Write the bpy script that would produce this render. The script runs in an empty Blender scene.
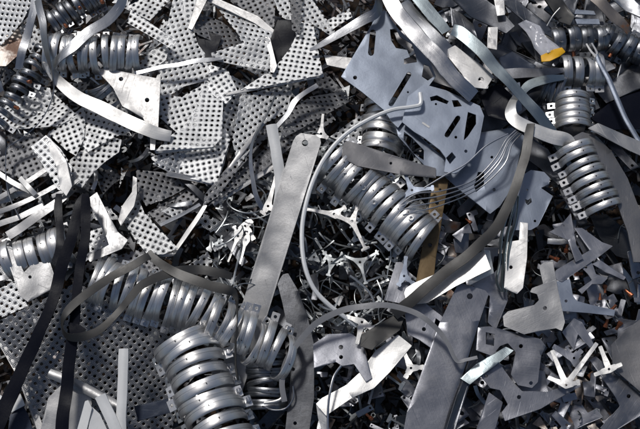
import bpy, bmesh, math, random
from mathutils import Vector, Matrix, noise
from mathutils.geometry import delaunay_2d_cdt
R = math.radians
random.seed(7)
SC = bpy.context.scene
COL = SC.collection
S = 0.0016                      # metres per photo pixel on the level z = 0
# ------------------------------------------------------------------ camera
TILT = R(18); HF = R(40)
DIST = 0.512 / math.tan(HF / 2)
CAM = Vector((0, -DIST * math.sin(TILT), DIST * math.cos(TILT)))
cd = bpy.data.cameras.new('camera'); cam = bpy.data.objects.new('camera', cd); COL.objects.link(cam)
cam.location = CAM; cam.rotation_euler = (TILT, 0, 0)
cd.sensor_width = 36; cd.lens = 18 / math.tan(HF / 2); cd.clip_start = .01; cd.clip_end = 200
SC.camera = cam
FWD = Vector((0, math.sin(TILT), -math.cos(TILT))); UPV = Vector((0, math.cos(TILT), math.sin(TILT)))
def ray(px, py):
    k = math.tan(HF / 2) / 320
    return (FWD + Vector((1, 0, 0)) * ((px - 320) * k) + UPV * ((214.5 - py) * k)).normalized()
def pt(px, py, h=0):            # world point at height h (mm) seen at a photo position
    d = ray(px, py); t = (h * .001 - CAM.z) / d.z
    return CAM + d * t
# ------------------------------------------------------------------ world, sun
SUNV = Vector((-math.tan(R(20)), math.tan(R(30)), 1)).normalized()
w = bpy.data.worlds.new('World'); SC.world = w; w.use_nodes = True
nt = w.node_tree; sky = nt.nodes.new('ShaderNodeTexSky'); sky.sky_type = 'NISHITA'; sky.sun_disc = False; sky.dust_density = 2.0; sky.air_density = 1.0
sky.sun_elevation = math.asin(SUNV.z); sky.sun_rotation = math.atan2(SUNV.x, SUNV.y)
bg = nt.nodes['Background']; bg.inputs['Strength'].default_value = .05
nt.links.new(sky.outputs[0], bg.inputs[0])
sl = bpy.data.lights.new('sun', 'SUN'); sl.energy = 2.0; sl.angle = R(8); sl.color = (1, .98, .95)
so = bpy.data.objects.new('sun', sl); COL.objects.link(so); so.rotation_euler = SUNV.to_track_quat('Z', 'Y').to_euler(); so.location = SUNV * 5
SC.view_settings.view_transform = 'Standard'; SC.view_settings.look = 'None'; SC.view_settings.exposure = -0.1; SC.view_settings.gamma = 1
SC.render.engine = 'CYCLES'
SC.cycles.transparent_max_bounces = 24; SC.cycles.max_bounces = 6; SC.cycles.glossy_bounces = 4; SC.cycles.diffuse_bounces = 2
SC.cycles.sample_clamp_indirect = 4
SC.cycles.blur_glossy = .3
# ------------------------------------------------------------------ materials
def N(t, ty, **kw):
    n = t.nodes.new(ty)
    for k, v in kw.items():
        if k in n.inputs: n.inputs[k].default_value = v
        else: setattr(n, k, v)
    return n
def mat(name, base, metal=1., rough=.35, dirt=.35, dirtcol=(.05, .045, .04), brush=.12, bump=.25, perf=False, spec=.5, scr=1., var=.35, rust=0, warp=.25, scale=1., trans=0):
    m = bpy.data.materials.new(name); m.use_nodes = True; t = m.node_tree; L = t.links.new
    b = t.nodes['Principled BSDF']; b.inputs['Metallic'].default_value = metal
    b.inputs['Specular IOR Level'].default_value = spec
    tc = N(t, 'ShaderNodeTexCoord'); oi = N(t, 'ShaderNodeObjectInfo')
    off = N(t, 'ShaderNodeVectorMath', operation='ADD'); L(tc.outputs['Object'], off.inputs[0])
    sc_ = N(t, 'ShaderNodeVectorMath', operation='SCALE'); sc_.inputs[0].default_value = (3.1, 5.7, 1.9); L(oi.outputs['Random'], sc_.inputs['Scale']); L(sc_.outputs[0], off.inputs[1])
    n1 = N(t, 'ShaderNodeTexNoise', Scale=22 * scale, Detail=5, Roughness=.65); L(off.outputs[0], n1.inputs['Vector'])
    n2 = N(t, 'ShaderNodeTexNoise', Scale=210 * scale, Detail=4, Roughness=.7); L(off.outputs[0], n2.inputs['Vector'])
    mp = N(t, 'ShaderNodeMapping'); mp.inputs['Scale'].default_value = (12, 900, 1); L(tc.outputs['UV'], mp.inputs['Vector'])
    n3 = N(t, 'ShaderNodeTexNoise', Scale=1, Detail=3); L(mp.outputs[0], n3.inputs['Vector'])
    # scratches: thin lines in two directions
    mp2 = N(t, 'ShaderNodeMapping'); mp2.inputs['Rotation'].default_value = (0, 0, .7); mp2.inputs['Scale'].default_value = (26, 420, 1); L(tc.outputs['UV'], mp2.inputs['Vector'])
    n4 = N(t, 'ShaderNodeTexNoise', Scale=1, Detail=2); L(mp2.outputs[0], n4.inputs['Vector'])
    sr_ = N(t, 'ShaderNodeValToRGB'); sr_.color_ramp.elements[0].position = .66; sr_.color_ramp.elements[1].position = .72; sr_.color_ramp.elements[1].color = (scr, scr, scr, 1); L(n4.outputs['Fac'], sr_.inputs[0])
    # dirt mask
    dr = N(t, 'ShaderNodeValToRGB'); dr.color_ramp.elements[0].position = .48; dr.color_ramp.elements[1].position = .78
    mxn = N(t, 'ShaderNodeMix', data_type='FLOAT'); mxn.inputs['Factor'].default_value = .42; L(n1.outputs['Fac'], mxn.inputs['A']); L(n2.outputs['Fac'], mxn.inputs['B']); L(mxn.outputs['Result'], dr.inputs[0])
    dm = N(t, 'ShaderNodeMath', operation='MULTIPLY'); L(dr.outputs[0], dm.inputs[0]); dm.inputs[1].default_value = dirt
    hv = N(t, 'ShaderNodeMapRange'); L(oi.outputs['Random'], hv.inputs['Value']); hv.inputs['To Min'].default_value = 1 - var; hv.inputs['To Max'].default_value = 1 + var * .35
    bc = N(t, 'ShaderNodeVectorMath', operation='SCALE'); bc.inputs[0].default_value = base; L(hv.outputs[0], bc.inputs['Scale'])
    mx = N(t, 'ShaderNodeMix', data_type='RGBA'); L(dm.outputs[0], mx.inputs['Factor']); L(bc.outputs[0], mx.inputs['A']); mx.inputs['B'].default_value = (*dirtcol, 1)
    col = mx.outputs['Result']
    if rust:
        rr = N(t, 'ShaderNodeValToRGB'); rr.color_ramp.elements[0].position = .52; rr.color_ramp.elements[1].position = .62; L(n1.outputs['Fac'], rr.inputs[0])
        rm = N(t, 'ShaderNodeMath', operation='MULTIPLY'); rm.inputs[1].default_value = rust; L(rr.outputs[0], rm.inputs[0])
        m2 = N(t, 'ShaderNodeMix', data_type='RGBA'); L(rm.outputs[0], m2.inputs['Factor']); L(col, m2.inputs['A']); m2.inputs['B'].default_value = (.16, .06, .02, 1); col = m2.outputs['Result']
        ms = N(t, 'ShaderNodeMapRange'); L(rm.outputs[0], ms.inputs['Value']); ms.inputs['To Min'].default_value = metal; ms.inputs['To Max'].default_value = 0; L(ms.outputs[0], b.inputs['Metallic'])
    L(col, b.inputs['Base Color'])
    # roughness
    a1 = N(t, 'ShaderNodeMath', operation='MULTIPLY_ADD'); L(n3.outputs['Fac'], a1.inputs[0]); a1.inputs[1].default_value = brush * 2; a1.inputs[2].default_value = rough - brush
    a2 = N(t, 'ShaderNodeMath', operation='MULTIPLY_ADD'); L(dm.outputs[0], a2.inputs[0]); a2.inputs[1].default_value = .45; L(a1.outputs[0], a2.inputs[2])
    a3 = N(t, 'ShaderNodeMath', operation='MULTIPLY_ADD', use_clamp=True); L(sr_.outputs[0], a3.inputs[0]); a3.inputs[1].default_value = .12; L(a2.outputs[0], a3.inputs[2])
    L(a3.outputs[0], b.inputs['Roughness'])
    # bump: slow warp + brush + grain
    nw = N(t, 'ShaderNodeTexNoise', Scale=11 * scale, Detail=2); L(off.outputs[0], nw.inputs['Vector'])
    bw = N(t, 'ShaderNodeBump', Strength=warp, Distance=.02); L(nw.outputs['Fac'], bw.inputs['Height'])
    bb = N(t, 'ShaderNodeBump', Strength=bump, Distance=.0006); L(bw.outputs[0], bb.inputs['Normal'])
    hm = N(t, 'ShaderNodeMath', operation='MULTIPLY_ADD'); L(n3.outputs['Fac'], hm.inputs[0]); hm.inputs[1].default_value = .5; L(n2.outputs['Fac'], hm.inputs[2])
    hs = N(t, 'ShaderNodeMath', operation='SUBTRACT'); L(hm.outputs[0], hs.inputs[0]); L(sr_.outputs[0], hs.inputs[1]); L(hs.outputs[0], bb.inputs['Height'])
    L(bb.outputs[0], b.inputs['Normal'])
    if trans: b.inputs['Transmission Weight'].default_value = trans
    if perf:
        p = .0094
        q = N(t, 'ShaderNodeVectorMath', operation='SCALE'); L(tc.outputs['UV'], q.inputs[0]); q.inputs['Scale'].default_value = 1 / p
        def cell(src, k):
            s1 = N(t, 'ShaderNodeVectorMath', operation='SCALE'); L(src, s1.inputs[0]); s1.inputs['Scale'].default_value = k
            f = N(t, 'ShaderNodeVectorMath', operation='FRACTION'); L(s1.outputs[0], f.inputs[0])
            d = N(t, 'ShaderNodeVectorMath', operation='SUBTRACT'); L(f.outputs[0], d.inputs[0]); d.inputs[1].default_value = (.5, .5, 0)
            mz = N(t, 'ShaderNodeVectorMath', operation='MULTIPLY'); L(d.outputs[0], mz.inputs[0]); mz.inputs[1].default_value = (1, 1, 0)
            l = N(t, 'ShaderNodeVectorMath', operation='LENGTH'); L(mz.outputs[0], l.inputs[0]); return l.outputs['Value']
        big = cell(q.outputs[0], 1); sm = cell(q.outputs[0], 4)
        h1 = N(t, 'ShaderNodeMath', operation='LESS_THAN'); L(big, h1.inputs[0]); h1.inputs[1].default_value = .26
        h2 = N(t, 'ShaderNodeMath', operation='LESS_THAN'); L(sm, h2.inputs[0]); h2.inputs[1].default_value = .25
        g = N(t, 'ShaderNodeMath', operation='GREATER_THAN'); L(big, g.inputs[0]); g.inputs[1].default_value = .36
        h3 = N(t, 'ShaderNodeMath', operation='MULTIPLY'); L(h2.outputs[0], h3.inputs[0]); L(g.outputs[0], h3.inputs[1])
        mxx = N(t, 'ShaderNodeMath', operation='MAXIMUM'); L(h1.outputs[0], mxx.inputs[0]); L(h3.outputs[0], mxx.inputs[1])
        rim = N(t, 'ShaderNodeMapRange', interpolation_type='SMOOTHSTEP'); L(big, rim.inputs['Value']); rim.inputs['From Min'].default_value = .26; rim.inputs['From Max'].default_value = .42
        br = N(t, 'ShaderNodeBump', Strength=.5, Distance=.0008); L(rim.outputs[0], br.inputs['Height']); L(bb.outputs[0], br.inputs['Normal']); L(br.outputs[0], b.inputs['Normal'])
        inv = N(t, 'ShaderNodeMath', operation='SUBTRACT'); inv.inputs[0].default_value = 1; L(mxx.outputs[0], inv.inputs[1])
        L(inv.outputs[0], b.inputs['Alpha'])
    return m
M = dict(
 perf=mat('galvanised_perforated', (.69, .695, .7), .85, .56, .4, (.17, .165, .165), perf=True, var=.2),
 perfdk=mat('dull_shaded_perforated', (.28, .28, .29), .8, .6, .5, (.1, .09, .08), perf=True, var=.25),  # darker copy of the sheet; on shaded sheets the base holds the shade
 perfmid=mat('shaded_perforated', (.4, .4, .405), .9, .5, .4, (.15, .14, .13), perf=True, var=.05),  # same sheet metal with its shade put into a darker base
 galv=mat('galvanised_steel', (.66, .65, .64), .9, .52, .45, (.25, .23, .21), var=.15),
 steel=mat('brushed_steel', (.62, .62, .63), 1, .3, .3, brush=.14, var=.15),
 clamp=mat('clamp_steel', (.84, .83, .82), .9, .37, .35, (.2, .19, .18), brush=.1, var=.2, warp=.05, bump=.15),
 clampdk=mat('clamp_dark', (.34, .35, .37), 1, .38, .4, brush=.1, var=.3, warp=.05),
 blue=mat('bluish_plate', (.35, .39, .465), .85, .5, .35, (.2, .22, .25), var=.12, brush=.05, scr=.35),  # bluish base also stands in for the reflected sky
 plate=mat('plain_plate', (.4, .405, .44), .95, .4, .55, (.13, .125, .125), scr=.5, var=.3, brush=.08),
 bar=mat('mill_bar', (.42, .418, .42), .9, .45, .55, (.2, .195, .19), var=.05, brush=.06),
 dark=mat('dark_steel', (.17, .175, .19), 1, .4, .5, (.04, .035, .03), var=.4),
 brown=mat('brownish_strap', (.085, .084, .083), .9, .48, .3, (.07, .06, .05), var=.2, brush=.03, bump=.1),
 strap=mat('grey_strap', (.42, .43, .45), 1, .34, .35, var=.2),
 straplt=mat('pale_strap', (.75, .74, .72), .9, .46, .35, (.3, .28, .25), var=.1),
 teal=mat('bluegreen_strap', (.4, .46, .48), 1, .36, .35, (.12, .14, .14), var=.15),
 black=mat('black_band', (.006, .007, .013), 0, .36, .2, (.02, .02, .022), spec=.1, var=.1, brush=.05),
 navy=mat('navy_band', (.02, .03, .055), .2, .4, .3, (.05, .05, .05), var=.1),
 mid=mat('mid_grey_steel', (.27, .265, .27), .9, .45, .4, var=.15, brush=.04),
 wirewhite=mat('pale_wire', (.9, .9, .89), .25, .4, .2, (.5, .5, .5), var=0),
 hoop=mat('dull_hoop', (.3, .3, .31), .35, .55, .4, var=0, brush=.04),
 white=mat('white_coated', (.78, .78, .77), 0, .45, .35, (.4, .39, .36), var=.08),
 clip=mat('stamped_clip', (.44, .46, .47), .95, .42, .5, (.09, .1, .1), var=.6),
 gold=mat('yellowed_bar', (.19, .13, .065), .5, .55, .65, (.1, .06, .03), var=.1),
 copper=mat('copper_stud', (.5, .19, .1), .9, .38, .35, (.2, .06, .03), var=.25),
 orange=mat('orange_tape', (.95, .5, .015), 0, .5, .25, (.6, .3, .02), var=.0),
 film=mat('plastic_film', (.85, .85, .9), 0, .24, .1, (.6, .6, .65), spec=.8, var=.0, warp=.02, bump=.05, trans=.05),
 rusty=mat('rusty_steel', (.3, .27, .25), 1, .45, .5, rust=.9, var=.3),
 bed=mat('darkened_swarf', (.12, .12, .125), 1, .42, .5, rust=.25, var=.2),  # base darkened to paint the shade of the deep gaps
 bedlt=mat('bright_swarf', (.36, .37, .38), 1, .38, .4, var=.2),
 hole=mat('rivet_dark', (.03, .03, .03), .5, .6, 0),
)
# ground
gm = bpy.data.materials.new('rusty_dirt'); gm.use_nodes = True; t = gm.node_tree; b = t.nodes['Principled BSDF']
tc = N(t, 'ShaderNodeTexCoord'); n = N(t, 'ShaderNodeTexNoise', Scale=30, Detail=8, Roughness=.7); t.links.new(tc.outputs['Object'], n.inputs['Vector'])
cr = N(t, 'ShaderNodeValToRGB'); cr.color_ramp.elements[0].color = (.012, .009, .007, 1); cr.color_ramp.elements[1].color = (.075, .04, .02, 1); cr.color_ramp.elements[0].position = .35; cr.color_ramp.elements[1].position = .7
t.links.new(n.outputs['Fac'], cr.inputs[0]); t.links.new(cr.outputs[0], b.inputs['Base Color']); b.inputs['Roughness'].default_value = .9
bp = N(t, 'ShaderNodeBump', Strength=.8, Distance=.01); t.links.new(n.outputs['Fac'], bp.inputs['Height']); t.links.new(bp.outputs[0], b.inputs['Normal'])
# ------------------------------------------------------------------ object helpers
def tag(o, label, cat, group=None):
    k = len(label.split()); assert 4 <= k <= 16, (k, label)
    o['label'] = label; o['category'] = cat
    if group: o['group'] = group
    return o
def link(name, me, m, loc=(0, 0, 0), parent=None):
    o = bpy.data.objects.new(name, me); COL.objects.link(o); o.location = loc
    if m and not me.materials: me.materials.append(M[m] if isinstance(m, str) else m)
    if parent is not None: o.parent = parent
    return o
def child(name, me, m, loc, parent):     # loc in world, parent has translation only
    return link(name, me, m, Vector(loc) - parent.location, parent)
def finish(bm, ang=35):
    bmesh.ops.recalc_face_normals(bm, faces=bm.faces)
    me = bpy.data.meshes.new('mesh'); bm.to_mesh(me); bm.free()
    for p in me.polygons: p.use_smooth = True
    me.set_sharp_from_angle(angle=R(ang)); return me
def circ(x, y, r, n=12): return [(x + r * math.cos(2 * math.pi * k / n), y + r * math.sin(2 * math.pi * k / n)) for k in range(n)]
def slot(x0, y0, x1, y1, w):
    d = Vector((x1 - x0, y1 - y0)); d.normalize(); n_ = Vector((-d.y, d.x)) * w / 2; o = []
    a = math.atan2(d.y, d.x)
    for k in range(5): o.append((x1 + w / 2 * math.cos(a - math.pi / 2 + math.pi * k / 4), y1 + w / 2 * math.sin(a - math.pi / 2 + math.pi * k / 4)))
    for k in range(5): o.append((x0 + w / 2 * math.cos(a + math.pi / 2 + math.pi * k / 4), y0 + w / 2 * math.sin(a + math.pi / 2 + math.pi * k / 4)))
    return o
def inside(p, poly):
    c = False; x, y = p; j = len(poly) - 1
    for i in range(len(poly)):
        xi, yi = poly[i]; xj, yj = poly[j]
        if (yi > y) != (yj > y) and x < (xj - xi) * (y - yi) / (yj - yi) + xi: c = not c
        j = i
    return c
def soften(poly, r):            # small rounded corners
    o = []; n_ = len(poly)
    for i in range(n_):
        a, b_, c = Vector(poly[i - 1]), Vector(poly[i]), Vector(poly[(i + 1) % n_])
        u, v = a - b_, c - b_; k = min(r, u.length * .35, v.length * .35)
        if u.length < 1e-9 or v.length < 1e-9: continue
        p, q = b_ + u.normalized() * k, b_ + v.normalized() * k
        o += [tuple(p), tuple(p * .25 + b_ * .5 + q * .25), tuple(q)]
    return o
def flat_mesh(outline, holes=(), thick=.0015, zf=None, uvrot=0., step=None, bevel=.0004):
    """a sheet cut to an outline in its own plane, holes cut through, optionally bent by zf(u,v)"""
    us = [p[0] for p in outline]; vs = [p[1] for p in outline]
    size = max(max(us) - min(us), max(vs) - min(vs)); step = step or max(.006, size / 14)
    vin, edges = [], []
    for loop in [outline] + list(holes):
        i0 = len(vin); vin += [Vector(p) for p in loop]; edges += [(i0 + k, i0 + (k + 1) % len(loop)) for k in range(len(loop))]
    if zf:
        x = min(us) + step / 2
        while x < max(us):
            y = min(vs) + step / 2
            while y < max(vs):
                q = (x + random.uniform(-.1, .1) * step, y + random.uniform(-.1, .1) * step)
                if inside(q, outline) and not any(inside(q, h) for h in holes): vin.append(Vector(q))
                y += step
            x += step
    vo, eo, fo, _, _, _ = delaunay_2d_cdt(vin, edges, [], 0, 1e-7)
    fs = []
    for f in fo:
        c = sum((vo[i] for i in f), Vector((0, 0))) / len(f)
        if inside(c, outline) and not any(inside(c, h) for h in holes): fs.append(f)
    bm = bmesh.new(); uvl = bm.loops.layers.uv.new('UVMap')
    z = [zf(v.x, v.y) if zf else 0 for v in vo]
    top = [bm.verts.new((v.x, v.y, z[i])) for i, v in enumerate(vo)]
    bot = [bm.verts.new((v.x, v.y, z[i] - thick)) for i, v in enumerate(vo)]
    cnt = {}
    for f in fs:
        try: bm.faces.new([top[i] for i in f]); bm.faces.new([bot[i] for i in reversed(f)])
        except ValueError: pass
        for a, b_ in zip(f, f[1:] + f[:1] if isinstance(f, list) else tuple(f[1:]) + (f[0],)):
            k = (min(a, b_), max(a, b_)); cnt[k] = cnt.get(k, 0) + 1
    for (a, b_), c in cnt.items():
        if c == 1:
            try: bm.faces.new([top[a], top[b_], bot[b_], bot[a]])
            except ValueError: pass
    bmesh.ops.delete(bm, geom=[v for v in bm.verts if not v.link_faces], context='VERTS')
    bmesh.ops.recalc_face_normals(bm, faces=bm.faces)
    if bevel:
        es = [e for e in bm.edges if len(e.link_faces) == 2 and e.calc_face_angle(0) > R(60)]
        try: bmesh.ops.bevel(bm, geom=es, offset=bevel, segments=1, affect='EDGES', clamp_overlap=True)
        except Exception: pass
    ca, sa = math.cos(uvrot), math.sin(uvrot)
    for f in bm.faces:
        for l in f.loops:
            x, y = l.vert.co.x, l.vert.co.y; l[uvl].uv = (ca * x - sa * y + 1, sa * x + ca * y + 1)
    return finish(bm)
def bender(size, bend=0., ripple=0., ang=0., seed=0):
    ca, sa = math.cos(ang), math.sin(ang)
    def f(x, y):
        u = (ca * x + sa * y) / size
        return bend * size * u * u + ripple * size * noise.noise(Vector((x / size * 3 + seed, y / size * 3 - seed, seed * .7)))
    return f
OBJS = []                       # landmarks for the labels of loose scrap: (px, py, phrase)
def flare(p):                    # slope at which a sheet throws the sun's light back at the viewer
    v = ((CAM - p).normalized() + SUNV).normalized(); return -v.x / v.z, -v.y / v.z
def plate(name, label, cat, outline, h=0, m='plate', slope=(0, 0), holes=(), thick=1.6, bend=0., ripple=.02, ang=0., uvrot=None, rnd=.7, parent=None, group=None, bevel=.0004):
    """a sheet whose outline is read off the photo, laid on its own plane: centre height h (mm), slopes dz/dx, dz/dy"""
    cx = (min(p[0] for p in outline) + max(p[0] for p in outline)) / 2; cy = (min(p[1] for p in outline) + max(p[1] for p in outline)) / 2
    o = pt(cx, cy, h)
    if slope[0] == 'f': fl = flare(o); slope = (fl[0] * slope[1], fl[1] * slope[1])
    n_ = Vector((-slope[0], -slope[1], 1)).normalized()
    e1 = Vector((1, 0, slope[0])).normalized(); e2 = n_.cross(e1)
    def loc(p):
        d = ray(*p); q = CAM + d * ((o - CAM).dot(n_) / d.dot(n_)) - o
        return (q.dot(e1), q.dot(e2))
    out = [loc(p) for p in outline]
    if rnd: out = soften(out, rnd * S)
    hs = []
    for k in holes:
        if k[0] == 'c': hs.append([loc(p) for p in circ(k[1], k[2], k[3])])
        elif k[0] == 's': hs.append([loc(p) for p in slot(*k[1:])])
        else: hs.append([loc(p) for p in k])
    size = max(max(p[0] for p in out) - min(p[0] for p in out), max(p[1] for p in out) - min(p[1] for p in out))
    sd = random.uniform(0, 50)
    me = flat_mesh(out, hs, thick * .001, bender(size, bend, ripple, ang, sd) if (bend or ripple) else None, random.uniform(0, 3) if uvrot is None else uvrot, bevel=bevel)
    me.transform(Matrix((e1, e2, n_)).transposed().to_4x4())
    if parent is not None: return child(name, me, m, o, parent)
    ob = link(name, me, m, o); tag(ob, label, cat, group); return ob
def spline(pts, n_=8):
    P = [Vector(p) for p in pts]; o = []
    for i in range(len(P) - 1):
        a = P[max(i - 1, 0)]; b_ = P[i]; c = P[i + 1]; d = P[min(i + 2, len(P) - 1)]
        for k in range(n_):
            t_ = k / n_
            o.append(.5 * ((2 * b_) + (c - a) * t_ + (2 * a - 5 * b_ + 4 * c - d) * t_ ** 2 + (3 * b_ - a - 3 * c + d) * t_ ** 3))
    o.append(P[-1]); return o
def sweep(path, prof_fn, closed_prof=True):
    bm = bmesh.new(); uvl = bm.loops.layers.uv.new('UVMap'); rows = []; L = 0; Ls = []
    for i, (p, T, W, U, k) in enumerate(path):
        if i: L += (p - path[i - 1][0]).length
        Ls.append(L); rows.append([bm.verts.new(p + W * a + U * b_) for a, b_ in prof_fn(k)])
    n_ = len(rows[0]); per = [0]
    pr = prof_fn(path[0][4])
    for j in range(n_): per.append(per[-1] + math.dist(pr[j], pr[(j + 1) % n_]))
    for i in range(len(rows) - 1):
        for j in range(n_):
            f = bm.faces.new([rows[i][j], rows[i][(j + 1) % n_], rows[i + 1][(j + 1) % n_], rows[i + 1][j]])
            for l, (a, b_) in zip(f.loops, ((i, j), (i, j + 1), (i + 1, j + 1), (i + 1, j))): l[uvl].uv = (Ls[a], per[b_])
    bm.faces.new(rows[0]); bm.faces.new(list(reversed(rows[-1])))
    return finish(bm, 40)
def path_frames(P, extra):
    out = []
    for i, p in enumerate(P):
        T = (P[min(i + 1, len(P) - 1)] - P[max(i - 1, 0)]).normalized()
        W = T.cross(Vector((0, 0, 1)))
        W = W.normalized() if W.length > 1e-4 else Vector((1, 0, 0))
        U = W.cross(T).normalized(); wd, roll = extra[i]
        q = Matrix.Rotation(R(roll), 3, T); out.append((p, T, q @ W, q @ U, wd))
    return out
def ribbon(name, label, cat, pts, m='strap', thick=1.3, parent=None, group=None, n_=8, crown=.012):
    """strap through photo points: (px, py, h mm, width px, roll deg)"""
    c = sum((pt(*p[:3]) for p in pts), Vector()) / len(pts)
    P = spline([pt(*p[:3]) - c for p in pts], n_); E = spline([(p[3] * S, p[4] if len(p) > 4 else 0, 0) for p in pts], n_)
    sd = random.uniform(0, 90)
    for i, p in enumerate(P):
        nz = noise.noise_vector(p * 26 + Vector((sd, 0, 0))); p += Vector((nz.x * .0016, nz.y * .0016, nz.z * .003)); E[i] = Vector((E[i].x * (1 + .05 * noise.noise(p * 50 + Vector((0, sd, 0)))), E[i].y + 12 * nz.z, 0))
    t_ = thick * .001
    def prof(w_):
        k = crown * w_
        return [(-w_ / 2, -t_ / 2), (-w_ / 2, t_ / 2), (-w_ / 4, t_ / 2 + k * .75), (0, t_ / 2 + k), (w_ / 4, t_ / 2 + k * .75), (w_ / 2, t_ / 2), (w_ / 2, -t_ / 2), (0, -t_ / 2 + k)]
    me = sweep(path_frames(P, [(max(e.x, .0008), e.y) for e in E]), prof)
    if parent is not None: return child(name, me, m, c, parent)
    o = link(name, me, m, c); tag(o, label, cat, group); return o
def tube(name, label, cat, pts, r, m='steel', parent=None, group=None, n_=8, k=8):
    c = sum((pt(*p[:3]) for p in pts), Vector()) / len(pts)
    P = spline([pt(*p[:3]) - c for p in pts], n_)
    def prof(w_): return [(w_ * math.cos(2 * math.pi * j / k), w_ * math.sin(2 * math.pi * j / k)) for j in range(k)]
    me = sweep(path_frames(P, [(r * S, 0)] * len(P)), prof)
    if parent is not None: return child(name, me, m, c, parent)
    o = link(name, me, m, c); tag(o, label, cat, group); return o
def yoke_outline(arms, hub):    # arms: (angle, length, root width, end width, foot) -> star outline with hollow curves between
    arms = sorted(arms); o = []
    for i, (a, l, w0, w1, ft) in enumerate(arms):
        d = Vector((math.cos(a), math.sin(a))); n_ = Vector((-d.y, d.x))
        o += [tuple(d * hub * 1.3 - n_ * w0 / 2), tuple(d * l * .55 - n_ * w1 * .55)]
        if ft: o += [tuple(d * (l - w1) - n_ * w1 / 2), tuple(d * (l - w1 * .8) - n_ * ft / 2), tuple(d * l - n_ * ft / 2), tuple(d * l + n_ * ft / 2), tuple(d * (l - w1 * .8) + n_ * ft / 2), tuple(d * (l - w1) + n_ * w1 / 2)]
        else: o += [tuple(d * l - n_ * w1 / 2), tuple(d * l + n_ * w1 / 2)]
        o += [tuple(d * l * .55 + n_ * w1 * .55), tuple(d * hub * 1.3 + n_ * w0 / 2)]
        a2 = arms[(i + 1) % len(arms)][0] + (2 * math.pi if i == len(arms) - 1 else 0)
        if a2 - a > 1.2: mid = (a + a2) / 2; o.append((math.cos(mid) * hub * .8, math.sin(mid) * hub * .8))
    return o
def yclip(label, px, py, ends, h=20, m='clip', w=5, hub=5, thick=1.6, slope=(0, 0), group=None, hole=True):
    """stamped clip: hub at a photo position, arms to the given photo positions (foot width 0 = none)"""
    arms = [(math.atan2(-(y - py), x - px), math.hypot(x - px, y - py), w * 1.5, w, ft) for x, y, ft in ends]
    out = [(px + a, py - b_) for a, b_ in yoke_outline(arms, hub)]
    return plate('stamped_clip', label, 'clip', out, h, m, slope, [('c', px, py, min(1.3, hub * .3))] if hole else (), thick, 0, .03, rnd=.8, group=group)
# ------------------------------------------------------------------ pipe clamps
def clamp_band(Rm, wm, a0, a1, n_=34):
    bm = bmesh.new(); uvl = bm.loops.layers.uv.new('UVMap'); th = .0012
    pr = [(-.5, -.0014), (-.5, .0002), (-.46, .0009), (-.3, .0015), (-.12, .0018), (-.08, .0009), (-.02, .0009), (.02, .0018), (.16, .0018), (.32, .0015), (.46, .0009), (.5, .0002), (.5, -.0014), (.2, -.0002), (-.2, -.0002)]
    rows = []
    for i in range(n_ + 1):
        a = a0 + (a1 - a0) * i / n_
        rows.append([bm.verts.new((x * wm, (Rm + r) * math.cos(a), (Rm + r) * math.sin(a))) for x, r in pr])
    for i in range(n_):
        for j in range(len(pr)):
            j2 = (j + 1) % len(pr)
            f = bm.faces.new([rows[i][j], rows[i][j2], rows[i + 1][j2], rows[i + 1][j]])
            for l, (a, b_) in zip(f.loops, ((i, j), (i, j2), (i + 1, j2), (i + 1, j))): l[uvl].uv = (a / n_ * (a1 - a0) * Rm, pr[b_][0] * wm)
    bm.faces.new(rows[0]); bm.faces.new(list(reversed(rows[-1])))
    return finish(bm, 32)
def cyl(r, l, n_=10, bore=0):
    out = circ(0, 0, r, n_); me = flat_mesh(out, [circ(0, 0, bore, 8)] if bore else [], l, None, bevel=r * .12); return me
ORD = ['first', 'second', 'third', 'fourth', 'fifth', 'sixth', 'seventh', 'eighth', 'ninth', 'tenth', 'eleventh', 'twelfth', 'thirteenth', 'fourteenth', 'fifteenth']
def clamp_proto(Rpx, wpx, arc, m, studs, lug, earlen, eyelet, droop=-.45):
    Rm, wm = Rpx * S, wpx * S
    root = bpy.data.objects.new('pipe_clamp', None); COL.objects.link(root); root.empty_display_size = .01
    a0, a1 = R(arc[0]), R(arc[1])
    link('band', clamp_band(Rm, wm, a0, a1), m, parent=root)
    e = earlen * S
    for a, sg in ((a0, -1), (a1, 1)):
        # flange standing outwards from the end of the band, with its bolt hole
        me = flat_mesh(soften([(-wm * .48, 0), (wm * .48, 0), (wm * .48, e), (-wm * .48, e)], .001), [circ(0, e * .55, min(wm, e) * .2, 10)], .0016, None, bevel=.0003)
        o = link('ear', me, m, parent=root)
        c, s_ = math.cos(a), math.sin(a); side = Vector((0, c, s_))
        out = Vector((0, 1 if c > 0 else -1, droop)).normalized() if not lug else side
        up = Vector((1, 0, 0)).cross(out); up = up if (up.z >= 0) else -up
        X = out.cross(up)
        mt = Matrix((X, out, up)).transposed().to_4x4(); mt.translation = side * (Rm - .0004); o.matrix_local = mt
        if abs(studs) == 1 and sg == studs:
            b_ = link('bolt', cyl(wm * .26, .006, 6), 'steel', parent=o); b_.location = (0, e * .55, .005)
    if abs(studs) == 2:             # copper stud standing out low on one flank
        a = R(160 if studs < 0 else 20); b_ = link('copper_bolt', cyl(.003, .008, 10), 'copper', parent=root)
        b_.location = (0, (Rm + .009) * math.cos(a), (Rm + .009) * math.sin(a)); b_.rotation_euler = (a - math.pi / 2, 0, 0)
    if lug:
        me = flat_mesh(soften([(-.0025, -.002), (.0025, -.002), (.0025, .011), (-.0025, .011)], .001), [], .0016, None)
        o = link('lug', me, m, parent=root); o.rotation_euler = (R(90), 0, 0); o.location = (0, 0, Rm + .001)
    if eyelet:
        o = link('eyelet', cyl(.0042, .003, 12, .0021), m, parent=root); o.location = (0, 0, Rm + .0045)
    else:
        o = link('rivet', cyl(.0009, .0012, 8), 'hole', parent=root); o.location = (0, Rm * .08, Rm + .0034)
    return root
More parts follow.
